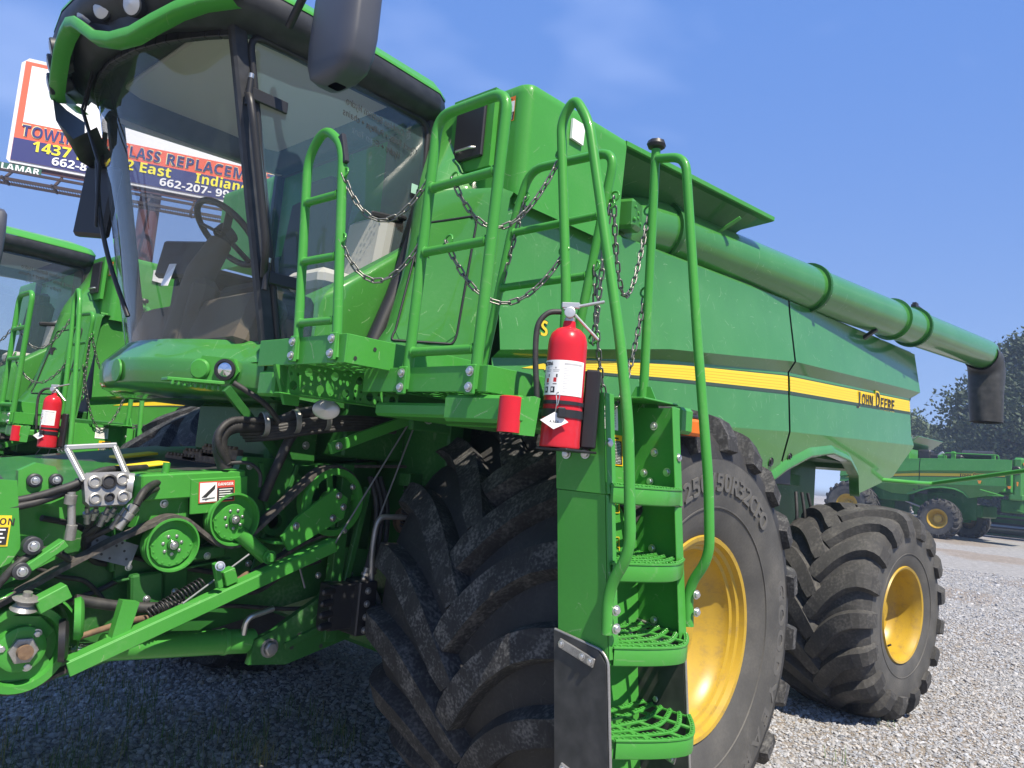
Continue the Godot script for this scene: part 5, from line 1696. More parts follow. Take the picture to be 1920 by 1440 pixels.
	vb.box(V(-1.03, 0.97, -1.24), V(0.14, 0.2, 0.1), Basis.IDENTITY, 0.006)
	var vbo := part(root, "valve_block", vb, M.black)
	for k in 4:
		var sl := MB.new()
		sl.lathe([Vector2(0.0, 0.075), Vector2(0.012, 0.07), Vector2(0.018, 0.05), Vector2(0.018, 0.0)], frame(V(-1.09, 0.895 + k * 0.05, -1.2), V(-1, 0, 0.35)), 12)
		part(vbo, "spool_cap", sl, M.black)
		bolt(vbo, V(-0.935, 0.87 + 0.058 * k, -1.148), V(0, 0, 1), 0.012, M.steel)
	for k in 3:
		fitting(vbo, V(-0.93 + 0.035 * k, 1.085, -1.2 - 0.02 * k), V(-0.915 + 0.04 * k, 1.14, -1.2 - 0.02 * k), 0.014)
		hose(root, [-0.915 + 0.04 * k, 1.14, -1.2 - 0.02 * k, -0.88 + 0.035 * k, 1.26, -1.22, -0.86 + 0.03 * k, 1.42, -1.25, -0.88 + 0.03 * k, 1.55, -1.3], 0.013)
	hose(root, [-0.88, 0.95, -1.2, -0.8, 0.96, -1.17, -0.72, 0.97, -1.2], 0.02, M.steel, "steel_pipe")
	# hose looms over the feeder, corrugated sleeve first
	var loop := spline(pts([-1.60, 1.57, -1.3, -1.655, 1.64, -1.29, -1.655, 1.70, -1.29, -1.6, 1.745, -1.3, -1.5, 1.755, -1.3, -1.4, 1.76, -1.3]), 14)
	var rad := []
	for k in loop.size(): rad.append(0.0165 if k % 2 == 0 else 0.0135)
	var cor := MB.new()
	cor.tube(loop, 0.017, 12, true, rad)
	part(root, "corrugated_sleeve", cor, M.hose)
	hose(root, [-1.6, 1.55, -1.32, -1.635, 1.64, -1.32, -1.62, 1.7, -1.32, -1.55, 1.73, -1.32, -1.42, 1.74, -1.33, -1.3, 1.8, -1.3, -1.2, 1.83, -1.28], 0.03)
	for k in 5:
		hose(root, [-1.56 + 0.02 * k, 1.72 - 0.012 * k, -1.36 - 0.01 * k, -1.4, 1.74 - 0.012 * k, -1.3, -1.24, 1.79 - 0.014 * k, -1.25, -1.05, 1.815 - 0.012 * k, -1.2, -0.85, 1.82 - 0.012 * k, -1.18], 0.012)
	hose(root, [-1.39, 1.42, -1.36, -1.36, 1.58, -1.32, -1.31, 1.72, -1.3, -1.2, 1.79, -1.28], 0.022)
	hose(root, [-1.6, 1.57, -1.3, -1.52, 1.575, -1.28, -1.47, 1.54, -1.27, -1.46, 1.48, -1.27], 0.008)
	hose(root, [-1.62, 1.9, -1.3, -1.5, 1.83, -1.25, -1.42, 1.76, -1.25], 0.012)
	# oval work lamp under the step
	var wl2 := MB.new()
	var lx := frame(V(-1.36, 1.822, -1.0), V(-0.75, -0.12, 0.65))
	wl2.lathe([Vector2(0.02, -0.05), Vector2(0.048, -0.02), Vector2(0.052, 0.0)], Transform3D(lx.basis.scaled_local(V(1.15, 0.8, 1)), lx.origin), 24)
	var wlo := part(root, "step_lamp", wl2, M.black)
	var wl3 := MB.new()
	wl3.lathe([Vector2(0.05, 0.0), Vector2(0.035, 0.012), Vector2(0.0, 0.017)], Transform3D(lx.basis.scaled_local(V(1.15, 0.8, 1)), lx.origin), 24)
	part(wlo, "lens", wl3, M.alloy)
	# toothed step plate under the nose
	var tp2 := MB.new()
	tp2.bar(V(-1.93, 1.872, -1.23), V(-1.72, 1.882, -1.2), 0.09, 0.014)
	for k in 9:
		tp2.box(V(-1.915 + k * 0.023, 1.862, -1.19), V(0.01, 0.022, 0.016))
	part(root, "toothed_step", tp2, M.green)
	# quick-coupler block with handle
	var cb := MB.new()
	var cx := frame(V(-2.085, 1.452, -1.22), V(-0.1, 0.25, 1)) * Transform3D(Basis.from_euler(V(0, 0, 0.1)), Vector3.ZERO)
	cb.prism(pol([-0.075, -0.045, -0.06, -0.062, 0.055, -0.062, 0.075, -0.04, 0.075, 0.045, 0.06, 0.055, -0.07, 0.055, -0.078, 0.04]), cx, 0.04)
	var cbo := part(root, "coupler_block", cb, M.steel)
	for q in [[-0.045, 0.02, 0.022], [0.045, 0.025, 0.022], [0.045, -0.035, 0.02], [-0.045, -0.038, 0.02], [0.0, 0.02, 0.026], [0.0, -0.035, 0.016]]:
		var pr := MB.new()
		pr.lathe([Vector2(q[2], 0.04), Vector2(q[2], 0.052), Vector2(q[2] * 0.75, 0.054), Vector2(q[2] * 0.6, 0.046), Vector2(0, 0.046)], cx * Transform3D(Basis.IDENTITY, V(q[0], q[1], 0)), 18)
		part(cbo, "coupler_port", pr, M.black if q[0] == 0.0 else M.steel)
	var hd := MB.new()
	hd.bar(V(-2.165, 1.48, -1.2), V(-2.215, 1.585, -1.26), 0.022, 0.016)
	hd.bar(V(-2.022, 1.5, -1.2), V(-2.06, 1.605, -1.26), 0.022, 0.016)
	hd.bar(V(-2.222, 1.588, -1.26), V(-2.055, 1.61, -1.26), 0.022, 0.018)
	hd.lathe([Vector2(0.04, -0.01), Vector2(0.04, 0.01), Vector2(0, 0.01)], frame(V(-2.01, 1.475, -1.2), V(1, 0, 0.4)), 20)
	part(cbo, "latch_handle", hd, M.alloy)
	var sh := MB.new()
	sh.tube(pts([-2.2, 1.44, -1.2, -2.185, 1.3, -1.19]), 0.013, 10)
	sh.lathe([Vector2(0.02, 0), Vector2(0.02, 0.03), Vector2(0, 0.032)], frame(V(-2.2, 1.4, -1.2), V(0, 1, 0.1)), 8)
	sh.lathe([Vector2(0.018, 0), Vector2(0.018, 0.05), Vector2(0, 0.052)], frame(V(-2.188, 1.28, -1.19), V(0, 1, 0.1)), 8)
	part(cbo, "shut_off_tap", sh, M.steel)
	for q in [[-2.13, -0.03, 0.06, 0.06], [-2.1, -0.005, 0.045, 0.12], [-2.06, 0.02, 0.07, 0.09], [-2.035, 0.03, 0.05, 0.16], [-2.0, 0.05, 0.08, 0.1]]:
		var p := V(q[0], 1.385, -1.24)
		var e := p + V(-q[1] * 0.6, -q[2], -0.03)
		fitting(cbo, p, e, 0.012)
		hose(root, [e.x, e.y + 0.005, e.z, e.x - q[1], e.y - q[3] * 0.5, -1.33, e.x - q[1] * 0.3 + 0.03, e.y - q[3], -1.39, e.x + 0.1, e.y - q[3] - 0.02, -1.42], 0.011)
	fitting(root, V(-1.98, 1.40, -1.2), V(-2.03, 1.31, -1.21), 0.016)
	fitting(root, V(-1.95, 1.42, -1.24), V(-2.0, 1.33, -1.25), 0.016)
	hose(root, [-1.98, 1.4, -1.2, -1.95, 1.45, -1.22, -1.88, 1.475, -1.3, -1.8, 1.49, -1.36], 0.014)
	hose(root, [-1.95, 1.42, -1.24, -1.9, 1.45, -1.28, -1.82, 1.46, -1.36], 0.014)
	hose(root, [-2.6, 1.38, -1.25, -2.36, 1.4, -1.25, -2.2, 1.46, -1.22, -2.1, 1.515, -1.24, -1.98, 1.525, -1.3, -1.9, 1.53, -1.36], 0.013)
	hose(root, [-2.6, 1.35, -1.25, -2.34, 1.385, -1.24, -2.2, 1.44, -1.24, -2.14, 1.47, -1.25], 0.013)
	hose(root, [-2.6, 0.98, -1.25, -2.42, 1.08, -1.22, -2.33, 1.2, -1.2, -2.24, 1.24, -1.24, -2.15, 1.2, -1.28], 0.013)
	hose(root, [-2.1, 1.05, -1.32, -1.95, 1.02, -1.3, -1.82, 1.01, -1.28, -1.72, 1.02, -1.26], 0.02)
	hose(root, [-2.08, 0.92, -1.3, -1.9, 0.97, -1.28, -1.7, 0.99, -1.27, -1.45, 1.12, -1.3], 0.011, M.rust)
	# grey drilled plate
	var gp := MB.new()
	var gx := frame(V(-1.995, 1.235, -1.345), V(0, 0.1, 1))
	gp.prism(pol([-0.06, 0.05, 0.1, 0.0, 0.075, -0.08, -0.09, -0.035]), gx, 0.005)
	var gpo := part(root, "drilled_plate", gp, M.grey_plate)
	for q in [[-0.05, 0.02], [-0.03, 0.005], [0.02, 0.0], [0.04, 0.01], [-0.05, -0.008], [-0.03, -0.03], [0.06, -0.05], [0.0, -0.045], [0.05, -0.02]]:
		var hb := MB.new()
		hb.lathe([Vector2(0.005, 0.0056), Vector2(0, 0.0056)], gx * Transform3D(Basis.IDENTITY, V(q[0], q[1], 0)), 8)
		part(gpo, "hole", hb, M.ink)
	# latch plates, rollers and shields at the front end
	var sd := MB.new()
	sd.prism(pol([-2.7, 1.48, -2.36, 1.47, -2.32, 1.25, -2.345, 1.2, -2.42, 1.16, -2.7, 1.15]), Transform3D(Basis.IDENTITY, V(0, 0, -1.24)), 0.012)
	var sdo := part(root, "side_guard", sd, M.green)
	var cd := frame(V(-2.415, 1.305, -1.227), V(0, 0, 1))
	var cp := MB.new()
	cp.box(cd.origin, V(0.11, 0.1, 0.002), Basis.IDENTITY, 0.0)
	part(sdo, "caution_plate", cp, M.caution)
	var ck := MB.new()
	ck.box(cd * V(0, -0.016, 0.002), V(0.1, 0.056, 0.002), Basis.IDENTITY, 0.0)
	part(sdo, "caution_text_field", ck, M.ink)
	lettering(sdo, "CAUTION", 0.022, cd * Transform3D(Basis.IDENTITY, V(0, 0.03, 0.001)), M.ink, 1.0, true, 0.001)
	for k in 4:
		var ln := MB.new()
		ln.box(cd * V(0.0, 0.004 - k * 0.013, 0.0036), V(0.085 - 0.014 * (k % 2), 0.005, 0.001), Basis.IDENTITY, 0.0)
		part(sdo, "print_line", ln, M.white)
	var ears := MB.new()
	ears.prism(pol([-2.34, 1.4, -2.2, 1.38, -2.2, 1.44, -2.24, 1.52, -2.3, 1.53, -2.35, 1.5]), Transform3D(Basis.IDENTITY, V(0, 0, -1.3)), 0.03)
	ears.prism(pol([-2.34, 1.1, -2.16, 1.2, -2.16, 1.42, -2.32, 1.4]), Transform3D(Basis.IDENTITY, V(0, 0, -1.36)), 0.02)
	ears.bar(V(-2.3, 1.19, -1.2), V(-2.2, 1.27, -1.2), 0.05, 0.03)
	ears.bar(V(-2.26, 1.06, -1.2), V(-2.17, 1.11, -1.2), 0.06, 0.05)
	var eo := part(root, "latch_plate", ears, M.green)
	for q in [[V(-2.3, 1.47, -1.27), 0.024], [V(-2.235, 1.475, -1.27), 0.022], [V(-2.295, 1.26, -1.2), 0.03], [V(-2.32, 1.18, -1.19), 0.028]]:
		var rl := MB.new()
		rl.lathe([Vector2(q[1], -0.02), Vector2(q[1], 0.012), Vector2(q[1] * 0.8, 0.016), Vector2(0, 0.016)], frame(q[0], V(0, 0, 1)), 20)
		part(eo, "roller", rl, M.plastic)
		bolt(eo, q[0] + V(0, 0, 0.016), V(0, 0, 1), q[1] * 0.45)
	var idl := MB.new()
	idl.lathe([Vector2(0.03, -0.03), Vector2(0.042, -0.022), Vector2(0.028, -0.006), Vector2(0.028, 0.0), Vector2(0.042, 0.014), Vector2(0.03, 0.02), Vector2(0.014, 0.022), Vector2(0.014, 0.036), Vector2(0, 0.036)], frame(V(-2.29, 1.075, -1.2), V(0.05, 1, 0.2)), 22)
	part(root, "idler_roller", idl, M.steel)
	# curved guard round the lower pulley, and its foot
	var gd := MB.new()
	var gr := []
	for k in 19:
		var a := lerpf(-0.35, 2.2, k / 18.0)
		var d := V(cos(a), sin(a), 0)
		gr.append(PackedVector3Array([c4 + d * 0.185 + V(0, 0, -0.12), c4 + d * 0.19 + V(0, 0, -0.02), c4 + d * 0.182 + V(0, 0, -0.016)]))
	gd.grid(gr)
	part(root, "belt_guard", gd, M.green)
	var ft := MB.new()
	ft.prism(pol([-2.33, 0.72, -2.2, 0.77, -2.17, 0.745, -2.19, 0.715, -2.3, 0.68]), Transform3D(Basis.from_euler(V(0.5, 0, 0)), V(0, -0.62, 0.36 - 1.27)), 0.01)
	part(root, "skid_foot", ft, M.green)
	for q in [[-2.14, 0.93, -1.24], [-2.1, 1.0, -1.24]]:
		var ri := MB.new()
		ri.lathe([Vector2(0.07, -0.02), Vector2(0.075, 0.0), Vector2(0.06, 0.01), Vector2(0.04, 0.012)], frame(V(q[0], q[1], q[2]), V(1, 0.1, 0.3)), 26)
		part(root, "shaft_collar", ri, M.green if q[1] > 0.95 else M.black)
	# brackets filling the space above the belt
	for q in [[-1.93, 1.4, -1.4, 0.13, 0.12], [-1.84, 1.06, -1.36, 0.12, 0.14], [-1.62, 1.2, -1.36, 0.16, 0.05], [-1.98, 1.28, -1.4, 0.02, 0.3], [-1.72, 1.08, -1.39, 0.1, 0.16], [-1.52, 1.3, -1.4, 0.1, 0.3]]:
		var bb := MB.new()
		bb.box(V(q[0], q[1], q[2]), V(q[3], q[4], 0.05), Basis.from_euler(V(0, 0, 0.12)), 0.008)
		var o := part(root, "bracket", bb, M.green if q[2] > -1.35 else F)
		bolt(o, V(q[0], q[1] - q[4] * 0.2, q[2] + 0.025), V(0, 0, 1), 0.011)
	var box2 := MB.new()
	box2.prism(pol([-1.92, 1.3, -1.9, 1.42, -1.73, 1.43, -1.71, 1.31]), Transform3D(Basis.IDENTITY, V(0, 0, -1.43)), 0.09)
	bolt(part(root, "idler_mount", box2, M.green), V(-1.82, 1.395, -1.34), V(0, 0, 1), 0.012)
	var ang := MB.new()
	ang.bar(V(-1.95, 1.13, -1.4), V(-1.5, 1.2, -1.4), 0.012, 0.07)
	ang.bar(V(-1.95, 1.1, -1.38), V(-1.5, 1.17, -1.38), 0.05, 0.01)
	var ago := part(root, "angle_rail", ang, F)
	for k in 5: bolt(ago, V(-1.9 + k * 0.09, 1.145 + k * 0.014, -1.393), V(0, 0, 1), 0.01)
	for q in [[-2.25, 1.34, -1.3, -2.1, 1.3, -1.36, -1.95, 1.2, -1.4, -1.7, 1.14, -1.4, -1.5, 1.1, -1.42], [-2.4, 0.98, -1.3, -2.2, 1.02, -1.36, -2.0, 1.06, -1.4, -1.85, 1.14, -1.42], [-2.3, 1.2, -1.34, -2.16, 1.13, -1.36, -2.05, 1.1, -1.38, -1.95, 1.0, -1.4], [-1.5, 1.05, -1.4, -1.35, 1.02, -1.4, -1.2, 1.1, -1.4, -1.05, 1.15, -1.38], [-1.75, 0.95, -1.42, -1.5, 0.97, -1.4, -1.2, 0.94, -1.38, -0.95, 0.95, -1.3]]:
		hose(root, q, 0.009 + 0.003 * rng.randf())
	for q in [[-1.46, 1.24, -1.36], [-1.42, 1.15, -1.36], [-1.25, 1.2, -1.36], [-1.5, 1.45, -1.36], [-1.34, 1.56, -1.36], [-1.2, 1.5, -1.36], [-1.47, 1.56, -1.36], [-1.12, 1.1, -1.28], [-0.95, 1.1, -1.28], [-1.0, 1.5, -1.26], [-1.02, 1.3, -1.26]]:
		bolt(root, V(q[0], q[1], q[2]), V(0, 0, 1), 0.011)
	for k in 3:
		var cl := MB.new()
		var p := V(-1.46 + k * 0.13, 1.745 + k * 0.025, -1.3 + k * 0.03)
		cl.lathe([Vector2(0.05, -0.012), Vector2(0.053, -0.01), Vector2(0.053, 0.01), Vector2(0.05, 0.012)], frame(p, V(1, 0.15, 0.2)), 18)
		part(root, "hose_clamp", cl, M.steel)
	var rib := MB.new()
	rib.bar(V(-1.24, 0.8, -1.295), V(-0.95, 0.9, -1.295), 0.012, 0.03)
	rib.bar(V(-0.98, 1.0, -1.28), V(-0.9, 1.5, -1.28), 0.03, 0.03)
	part(root, "gusset_rib", rib, F)
	for q in [[-0.55, 1.35, -1.05, 0.07], [-0.5, 1.55, -1.0, 0.05]]:
		var hb := MB.new()
		hb.lathe([Vector2(q[3], -0.05), Vector2(q[3], 0.0), Vector2(q[3] * 0.7, 0.012), Vector2(q[3] * 0.5, 0.004), Vector2(0, 0.004)], frame(V(q[0] - 0.13, q[1], q[2] - 0.16), V(-0.3, 0, 1)), 20)
		part(root, "bearing_housing", hb, M.rust if q[3] > 0.06 else F)
	var dc := MB.new()
	dc.tube(pts([-1.53, 1.29, -1.27, -1.4, 1.19, -1.26]), 0.03, 16)
	var dco := part(root, "tensioner_tube", dc, M.green)
	bolt(dco, V(-1.405, 1.195, -1.225), V(0, 0, 1), 0.022, M.green)

func build_combine(root: Node3D):
	build_body(root)
	build_tank(root)
	build_column(root)
	build_auger(root)
	build_cab(root)
	build_platform(root)
	build_ladder(root)
	build_feeder(root)
	wheel(root, V(0, 0.985, -0.545), 0.0, FRONT)
	wheel(root, V(0, 0.985, -4.05), PI, FRONT)
	wheel(root, V(3.445, 0.79, -0.492), -0.1, REAR)
	wheel(root, V(3.445, 0.79, -4.1), PI - 0.1, REAR)

# ------------------------------------------------------------------ fire extinguisher, upright, in its bracket
func make_extinguisher(label: String) -> Node3D:
	var t := thing("fire_extinguisher", label, "extinguisher", "fire extinguishers on the harvester ladders")
	var up := Transform3D(Basis(V(1, 0, 0), V(0, 0, -1), V(0, 1, 0)), Vector3.ZERO)
	var b := MB.new()
	b.lathe([Vector2(0.0, 0.006), Vector2(0.058, 0.004), Vector2(0.064, 0.0), Vector2(0.066, 0.006), Vector2(0.0645, 0.02), Vector2(0.0645, 0.33), Vector2(0.063, 0.35), Vector2(0.056, 0.372), Vector2(0.04, 0.388), Vector2(0.022, 0.395), Vector2(0.02, 0.415), Vector2(0.0, 0.416)], up, 40)
	part(t, "cylinder", b, M.red)
	# paper label wrapped round the front, printed
	var im := Image.create(256, 128, false, Image.FORMAT_RGB8)
	im.fill(Color(0.93, 0.93, 0.92))
	var r := RandomNumberGenerator.new()
	r.seed = 5
	var grey := Color(0.55, 0.55, 0.55)
	for k in 3:
		im.fill_rect(Rect2i(18 + k * 44, 26, 8, 6), Color(0.6, 0.6, 0.6))
		im.fill_rect(Rect2i(8 + k * 44, 36, 34, 2), grey); im.fill_rect(Rect2i(10 + k * 44, 41, 28, 2), grey)
		im.fill_rect(Rect2i(14 + k * 44, 62 + (k * 5) % 7, 16, 16), Color(0.75, 0.15, 0.15) if k > 0 else Color(0.25, 0.25, 0.25))
		im.fill_rect(Rect2i(26 + k * 44, 52, 8, 12), Color(0.3, 0.3, 0.3))
		im.fill_rect(Rect2i(12 + k * 44, 86, 20, 4), Color(0.4, 0.4, 0.4))
		im.fill_rect(Rect2i(10 + k * 40, 98, 22, 22), Color(0.15, 0.15, 0.15))
		im.fill_rect(Rect2i(14 + k * 40, 102, 9, 12), Color(0.93, 0.93, 0.92))
	im.fill_rect(Rect2i(142, 6, 1, 116), Color(0.7, 0.7, 0.7))
	for k in 16:
		im.fill_rect(Rect2i(150, 24 + k * 6, r.randi_range(60, 96), 2), Color(0.68, 0.68, 0.68))
	im.fill_rect(Rect2i(150, 10, 90, 8), Color(0.72, 0.72, 0.72))
	var lm := mat(Color.WHITE, 0.4)
	lm.albedo_texture = ImageTexture.create_from_image(im)
	var lb := MB.new()
	var rows := [PackedVector3Array(), PackedVector3Array()]
	for k in 21:
		var a := lerpf(-2.75, -0.45, k / 20.0) - 1.15 + 0.4
		for j in 2: rows[j].append(V(sin(a + PI / 2) * -0.0655, [0.278, 0.165][j], cos(a + PI / 2) * 0.0655))
	rows.clear()
	for y in [0.278, 0.165]:
		var line := PackedVector3Array()
		for k in 21:
			var a := lerpf(PI + 1.0, PI - 1.75, k / 20.0)    # round the side that faces front and out
			line.append(V(cos(a) * 0.0656, y, sin(a) * 0.0656))
		rows.append(line)
	lb.grid(rows)
	var lo := part(t, "label_sleeve", lb, lm)
	var word := "INSTRUCTIONS"
	var wb := MB.new()
	for i in word.length():
		var a := PI + 0.98 - i * 0.085
		var n := V(cos(a), 0, sin(a))
		var x := frame(n * 0.0658 + V(0, 0.266, 0), n)
		wb.st.append_from(text_mesh(word[i], 0.011, 0.0006), 0, x)
	part(lo, "print", wb, M.ink)
	var bd := MB.new()
	for y in [0.142, 0.108]:
		var h := 0.006 if y > 0.12 else 0.013
		bd.lathe([Vector2(0.0652, y - h), Vector2(0.068, y - h), Vector2(0.068, y + h), Vector2(0.0652, y + h)], up, 32)
	part(t, "strap", bd, M.black)
	var bx := MB.new()
	bx.box(V(-0.058, 0.108, 0.045), V(0.03, 0.034, 0.026), Basis.from_euler(V(0, 0.7, 0)), 0.004)
	part(t, "strap_buckle", bx, M.black)
	# valve, gauge, levers, hose
	var vv := MB.new()
	vv.lathe([Vector2(0.018, 0.41), Vector2(0.018, 0.425), Vector2(0.014, 0.43), Vector2(0.014, 0.455), Vector2(0.0, 0.457)], up, 16)
	vv.box(V(0.0, 0.445, 0.0), V(0.04, 0.026, 0.03), Basis.from_euler(V(0, 0.6, 0)), 0.004)
	part(t, "valve", vv, M.alloy)
	var gg := MB.new()
	gg.lathe([Vector2(0.018, 0.0), Vector2(0.018, 0.014), Vector2(0.014, 0.016), Vector2(0.0, 0.015)], frame(V(-0.016, 0.44, 0.012), V(-0.8, 0.05, 0.6)), 18)
	part(t, "gauge", gg, M.alloy)
	var dirn := V(0.62, 0, 0.78)
	var lv := MB.new()
	lv.bar(V(0, 0.455, 0) - dirn * 0.025, V(0, 0.49, 0) + dirn * 0.11, 0.02, 0.008)
	lv.bar(V(0, 0.468, 0) - dirn * 0.03, V(0, 0.47, 0) + dirn * 0.03, 0.022, 0.02)
	part(t, "squeeze_lever", lv, M.alloy)
	var lc := MB.new()
	lc.bar(V(0, 0.44, 0) + dirn * 0.015, V(0, 0.36, 0) + dirn * 0.1, 0.02, 0.008)
	part(t, "carry_handle", lc, M.alloy)
	var hs := MB.new()
	hs.tube(spline(pts([-0.025, 0.445, -0.02, -0.06, 0.435, -0.045, -0.085, 0.39, -0.062, -0.088, 0.3, -0.06, -0.08, 0.2, -0.052, -0.075, 0.13, -0.045])), 0.0095, 10)
	part(t, "hose", hs, M.hose)
	var tg := MB.new()
	var tx := frame(V(-0.072, 0.08, 0.03), V(-0.8, 0.1, 0.6))
	tg.prism(pol([0, 0.03, 0.045, 0.0, 0.0, -0.026, -0.045, 0.0]), tx, 0.002)
	var to := part(t, "inspection_tag", tg, M.white)
	lettering(to, "A AEX", 0.008, tx * Transform3D(Basis.IDENTITY, V(0, -0.002, 0.002)), M.ink, 1.0, true, 0.0006)
	var wr := MB.new()
	wr.tube(spline(pts([-0.07, 0.108, 0.03, -0.072, 0.14, 0.034, -0.07, 0.165, 0.028, -0.068, 0.172, 0.036, -0.07, 0.16, 0.042, -0.072, 0.13, 0.038])), 0.0018, 6)
	part(to, "wire", wr, M.zinc)
	return t

# ------------------------------------------------------------------ surroundings
func ground_y(x: float, z: float) -> float:
	# the yard rises slowly to the far right and drops behind the near machine
	var up := 0.0105 * maxf(0.0, x - 5.0)
	up = minf(up, 0.32)
	var t := clampf((-4.75 - z) / 0.8, 0, 1)
	var dip := -0.25 * t * t * (3 - 2 * t) * clampf((9.0 - x) / 5.0, 0, 1)
	return up + dip
func build_ground():
	var b := MB.new()
	var xs := []; var zs := []
	for x in [-260.0, -120.0, -60.0, -30.0, -16.0, -10.0]: xs.append(x)
	for k in 45: xs.append(-7.0 + k * 0.5)
	for x in [17.0, 20.0, 25.0, 30.0, 36.0, 42.0, 60.0, 120.0, 260.0]: xs.append(x)
	for z in [-260.0, -120.0, -60.0, -40.0, -25.0, -16.0, -12.0]: zs.append(z)
	for k in 61: zs.append(-10.0 + k * 0.25)
	for z in [7.0, 12.0, 25.0, 60.0, 260.0]: zs.append(z)
	var rows := []
	for z in zs:
		var line := PackedVector3Array()
		for x in xs: line.append(V(x, ground_y(x, z), z))
		line.reverse()
		rows.append(line)
	b.grid(rows)
	var big := noise_image(1024, 0.012, 91, 5)
	var fine := noise_image(1024, 0.2, 92, 3, FastNoiseLite.TYPE_CELLULAR)
	var im := tint(1024, [[0.0, lin(0.1, 0.097, 0.092)], [0.3, lin(0.19, 0.185, 0.178)], [0.55, lin(0.29, 0.285, 0.275)], [0.8, lin(0.40, 0.395, 0.385)], [1.0, lin(0.52, 0.51, 0.5)]], [[big, 0.35], [fine, 0.65]])
	var m := textured(im, 0.42, 0.95, fine, 0.9, true)
	var tan := tint(512, [[0.0, Color(1, 1, 1)], [0.5, Color(1, 1, 1)], [0.66, Color(0.96, 0.91, 0.86)], [1.0, Color(0.9, 0.85, 0.79)]], [[noise_image(512, 0.012, 95, 4), 1.0]])
	m.detail_enabled = true
	m.detail_blend_mode = BaseMaterial3D.BLEND_MODE_MUL
	m.detail_albedo = ImageTexture.create_from_image(tan)
	m.detail_uv_layer = BaseMaterial3D.DETAIL_UV_2
	m.uv2_triplanar = true
	m.uv2_world_triplanar = true
	m.uv2_scale = Vector3(0.035, 0.035, 0.035)
	var o := part(self, "ground", b, m)
	structure(o)
func stone_mesh(seed_: int) -> ArrayMesh:
	var r := RandomNumberGenerator.new()
	r.seed = seed_
	# irregular crushed stone: squashed octahedron-like hull with 18 faces
	var ringp := []
	var b := MB.new()
	for lv in [[-0.6, 0.65], [0.15, 1.0]]:
		var line := []
		for k in 6:
			var a := TAU * k / 6.0 + r.randf_range(-0.3, 0.3)
			var rad: float = lv[1] * r.randf_range(0.7, 1.1)
			line.append(V(cos(a) * rad, lv[0] + r.randf_range(-0.15, 0.15), sin(a) * rad))
		ringp.append(line)
	var top := V(r.randf_range(-0.3, 0.3), r.randf_range(0.6, 0.85), r.randf_range(-0.3, 0.3))
	for k in 6:
		var l := (k + 1) % 6
		b.tri(ringp[1][k], top, ringp[1][l])
		b.tri(ringp[0][k], ringp[1][k], ringp[1][l])
		b.tri(ringp[0][k], ringp[1][l], ringp[0][l])
	return b.mesh()
func build_gravel():
	var r := RandomNumberGenerator.new()
	r.seed = 404
	var sm := mat(Color.WHITE, 0.9)
	sm.vertex_color_use_as_albedo = true
	var sets := [[], [], []]
	# dense crushed stone where it can be told apart, thinning out with distance
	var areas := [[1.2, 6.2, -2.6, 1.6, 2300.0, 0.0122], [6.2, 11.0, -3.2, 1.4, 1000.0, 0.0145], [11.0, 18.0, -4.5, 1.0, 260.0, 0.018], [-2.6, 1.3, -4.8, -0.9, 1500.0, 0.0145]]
	for a in areas:
		var n := int((a[1] - a[0]) * (a[3] - a[2]) * a[4])
		for i in n:
			var x := r.randf_range(a[0], a[1]); var z := r.randf_range(a[2], a[3])
			var s: float = a[5] * exp(r.randfn(0, 0.32))
			var sz := V(s, s * r.randf_range(0.55, 0.85), s * r.randf_range(0.7, 1.0))
			var bs := Basis.from_euler(V(r.randf_range(-0.5, 0.5), r.randf() * TAU, r.randf_range(-0.5, 0.5))).scaled_local(sz)
			var v := clampf(0.32 + r.randfn(0, 0.06), 0.12, 0.56)
			var warm := r.randfn(0.0, 0.012)
			if r.randf() < 0.03: warm += 0.05
			if a[0] < 0.0: v = clampf(v + 0.07, 0.15, 0.6); warm += 0.02  # stones under the machine coloured paler and warmer to lift the blue shade
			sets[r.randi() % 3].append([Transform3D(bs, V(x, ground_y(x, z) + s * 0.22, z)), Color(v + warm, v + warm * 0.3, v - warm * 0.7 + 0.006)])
	for k in 3:
		var mm := MultiMesh.new()
		mm.transform_format = MultiMesh.TRANSFORM_3D
		mm.use_colors = true
		mm.mesh = stone_mesh(700 + k)
		mm.instance_count = sets[k].size()
		for i in sets[k].size():
			mm.set_instance_transform(i, sets[k][i][0])
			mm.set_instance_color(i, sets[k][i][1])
		var o := MultiMeshInstance3D.new()
		o.name = "gravel"
		o.multimesh = mm
		o.material_override = sm
		add_child(o, true)
		structure(o, "stuff")
		o.set_meta("label", ["loose crushed grey stones spread over the yard", "angular pale stones among the yard gravel", "small mixed stones scattered through the yard gravel"][k])
		o.set_meta("category", "gravel")
func blade_mesh(b: MB, at: Vector3, h: float, lean: Vector3, w: float):
	var side := lean.cross(Vector3.UP).normalized() * w
	if side.length() < 0.0001: side = V(w, 0, 0)
	var p := [at, at + V(0, h * 0.45, 0) + lean * h * 0.18, at + V(0, h * 0.8, 0) + lean * h * 0.5, at + V(0, h * 0.95, 0) + lean * h * 0.9]
	for k in 3:
		var w0 := 1.0 - k / 3.2; var w1 := 1.0 - (k + 1) / 3.2
		b.quad(p[k] - side * w0, p[k] + side * w0, p[k + 1] + side * w1, p[k + 1] - side * w1)
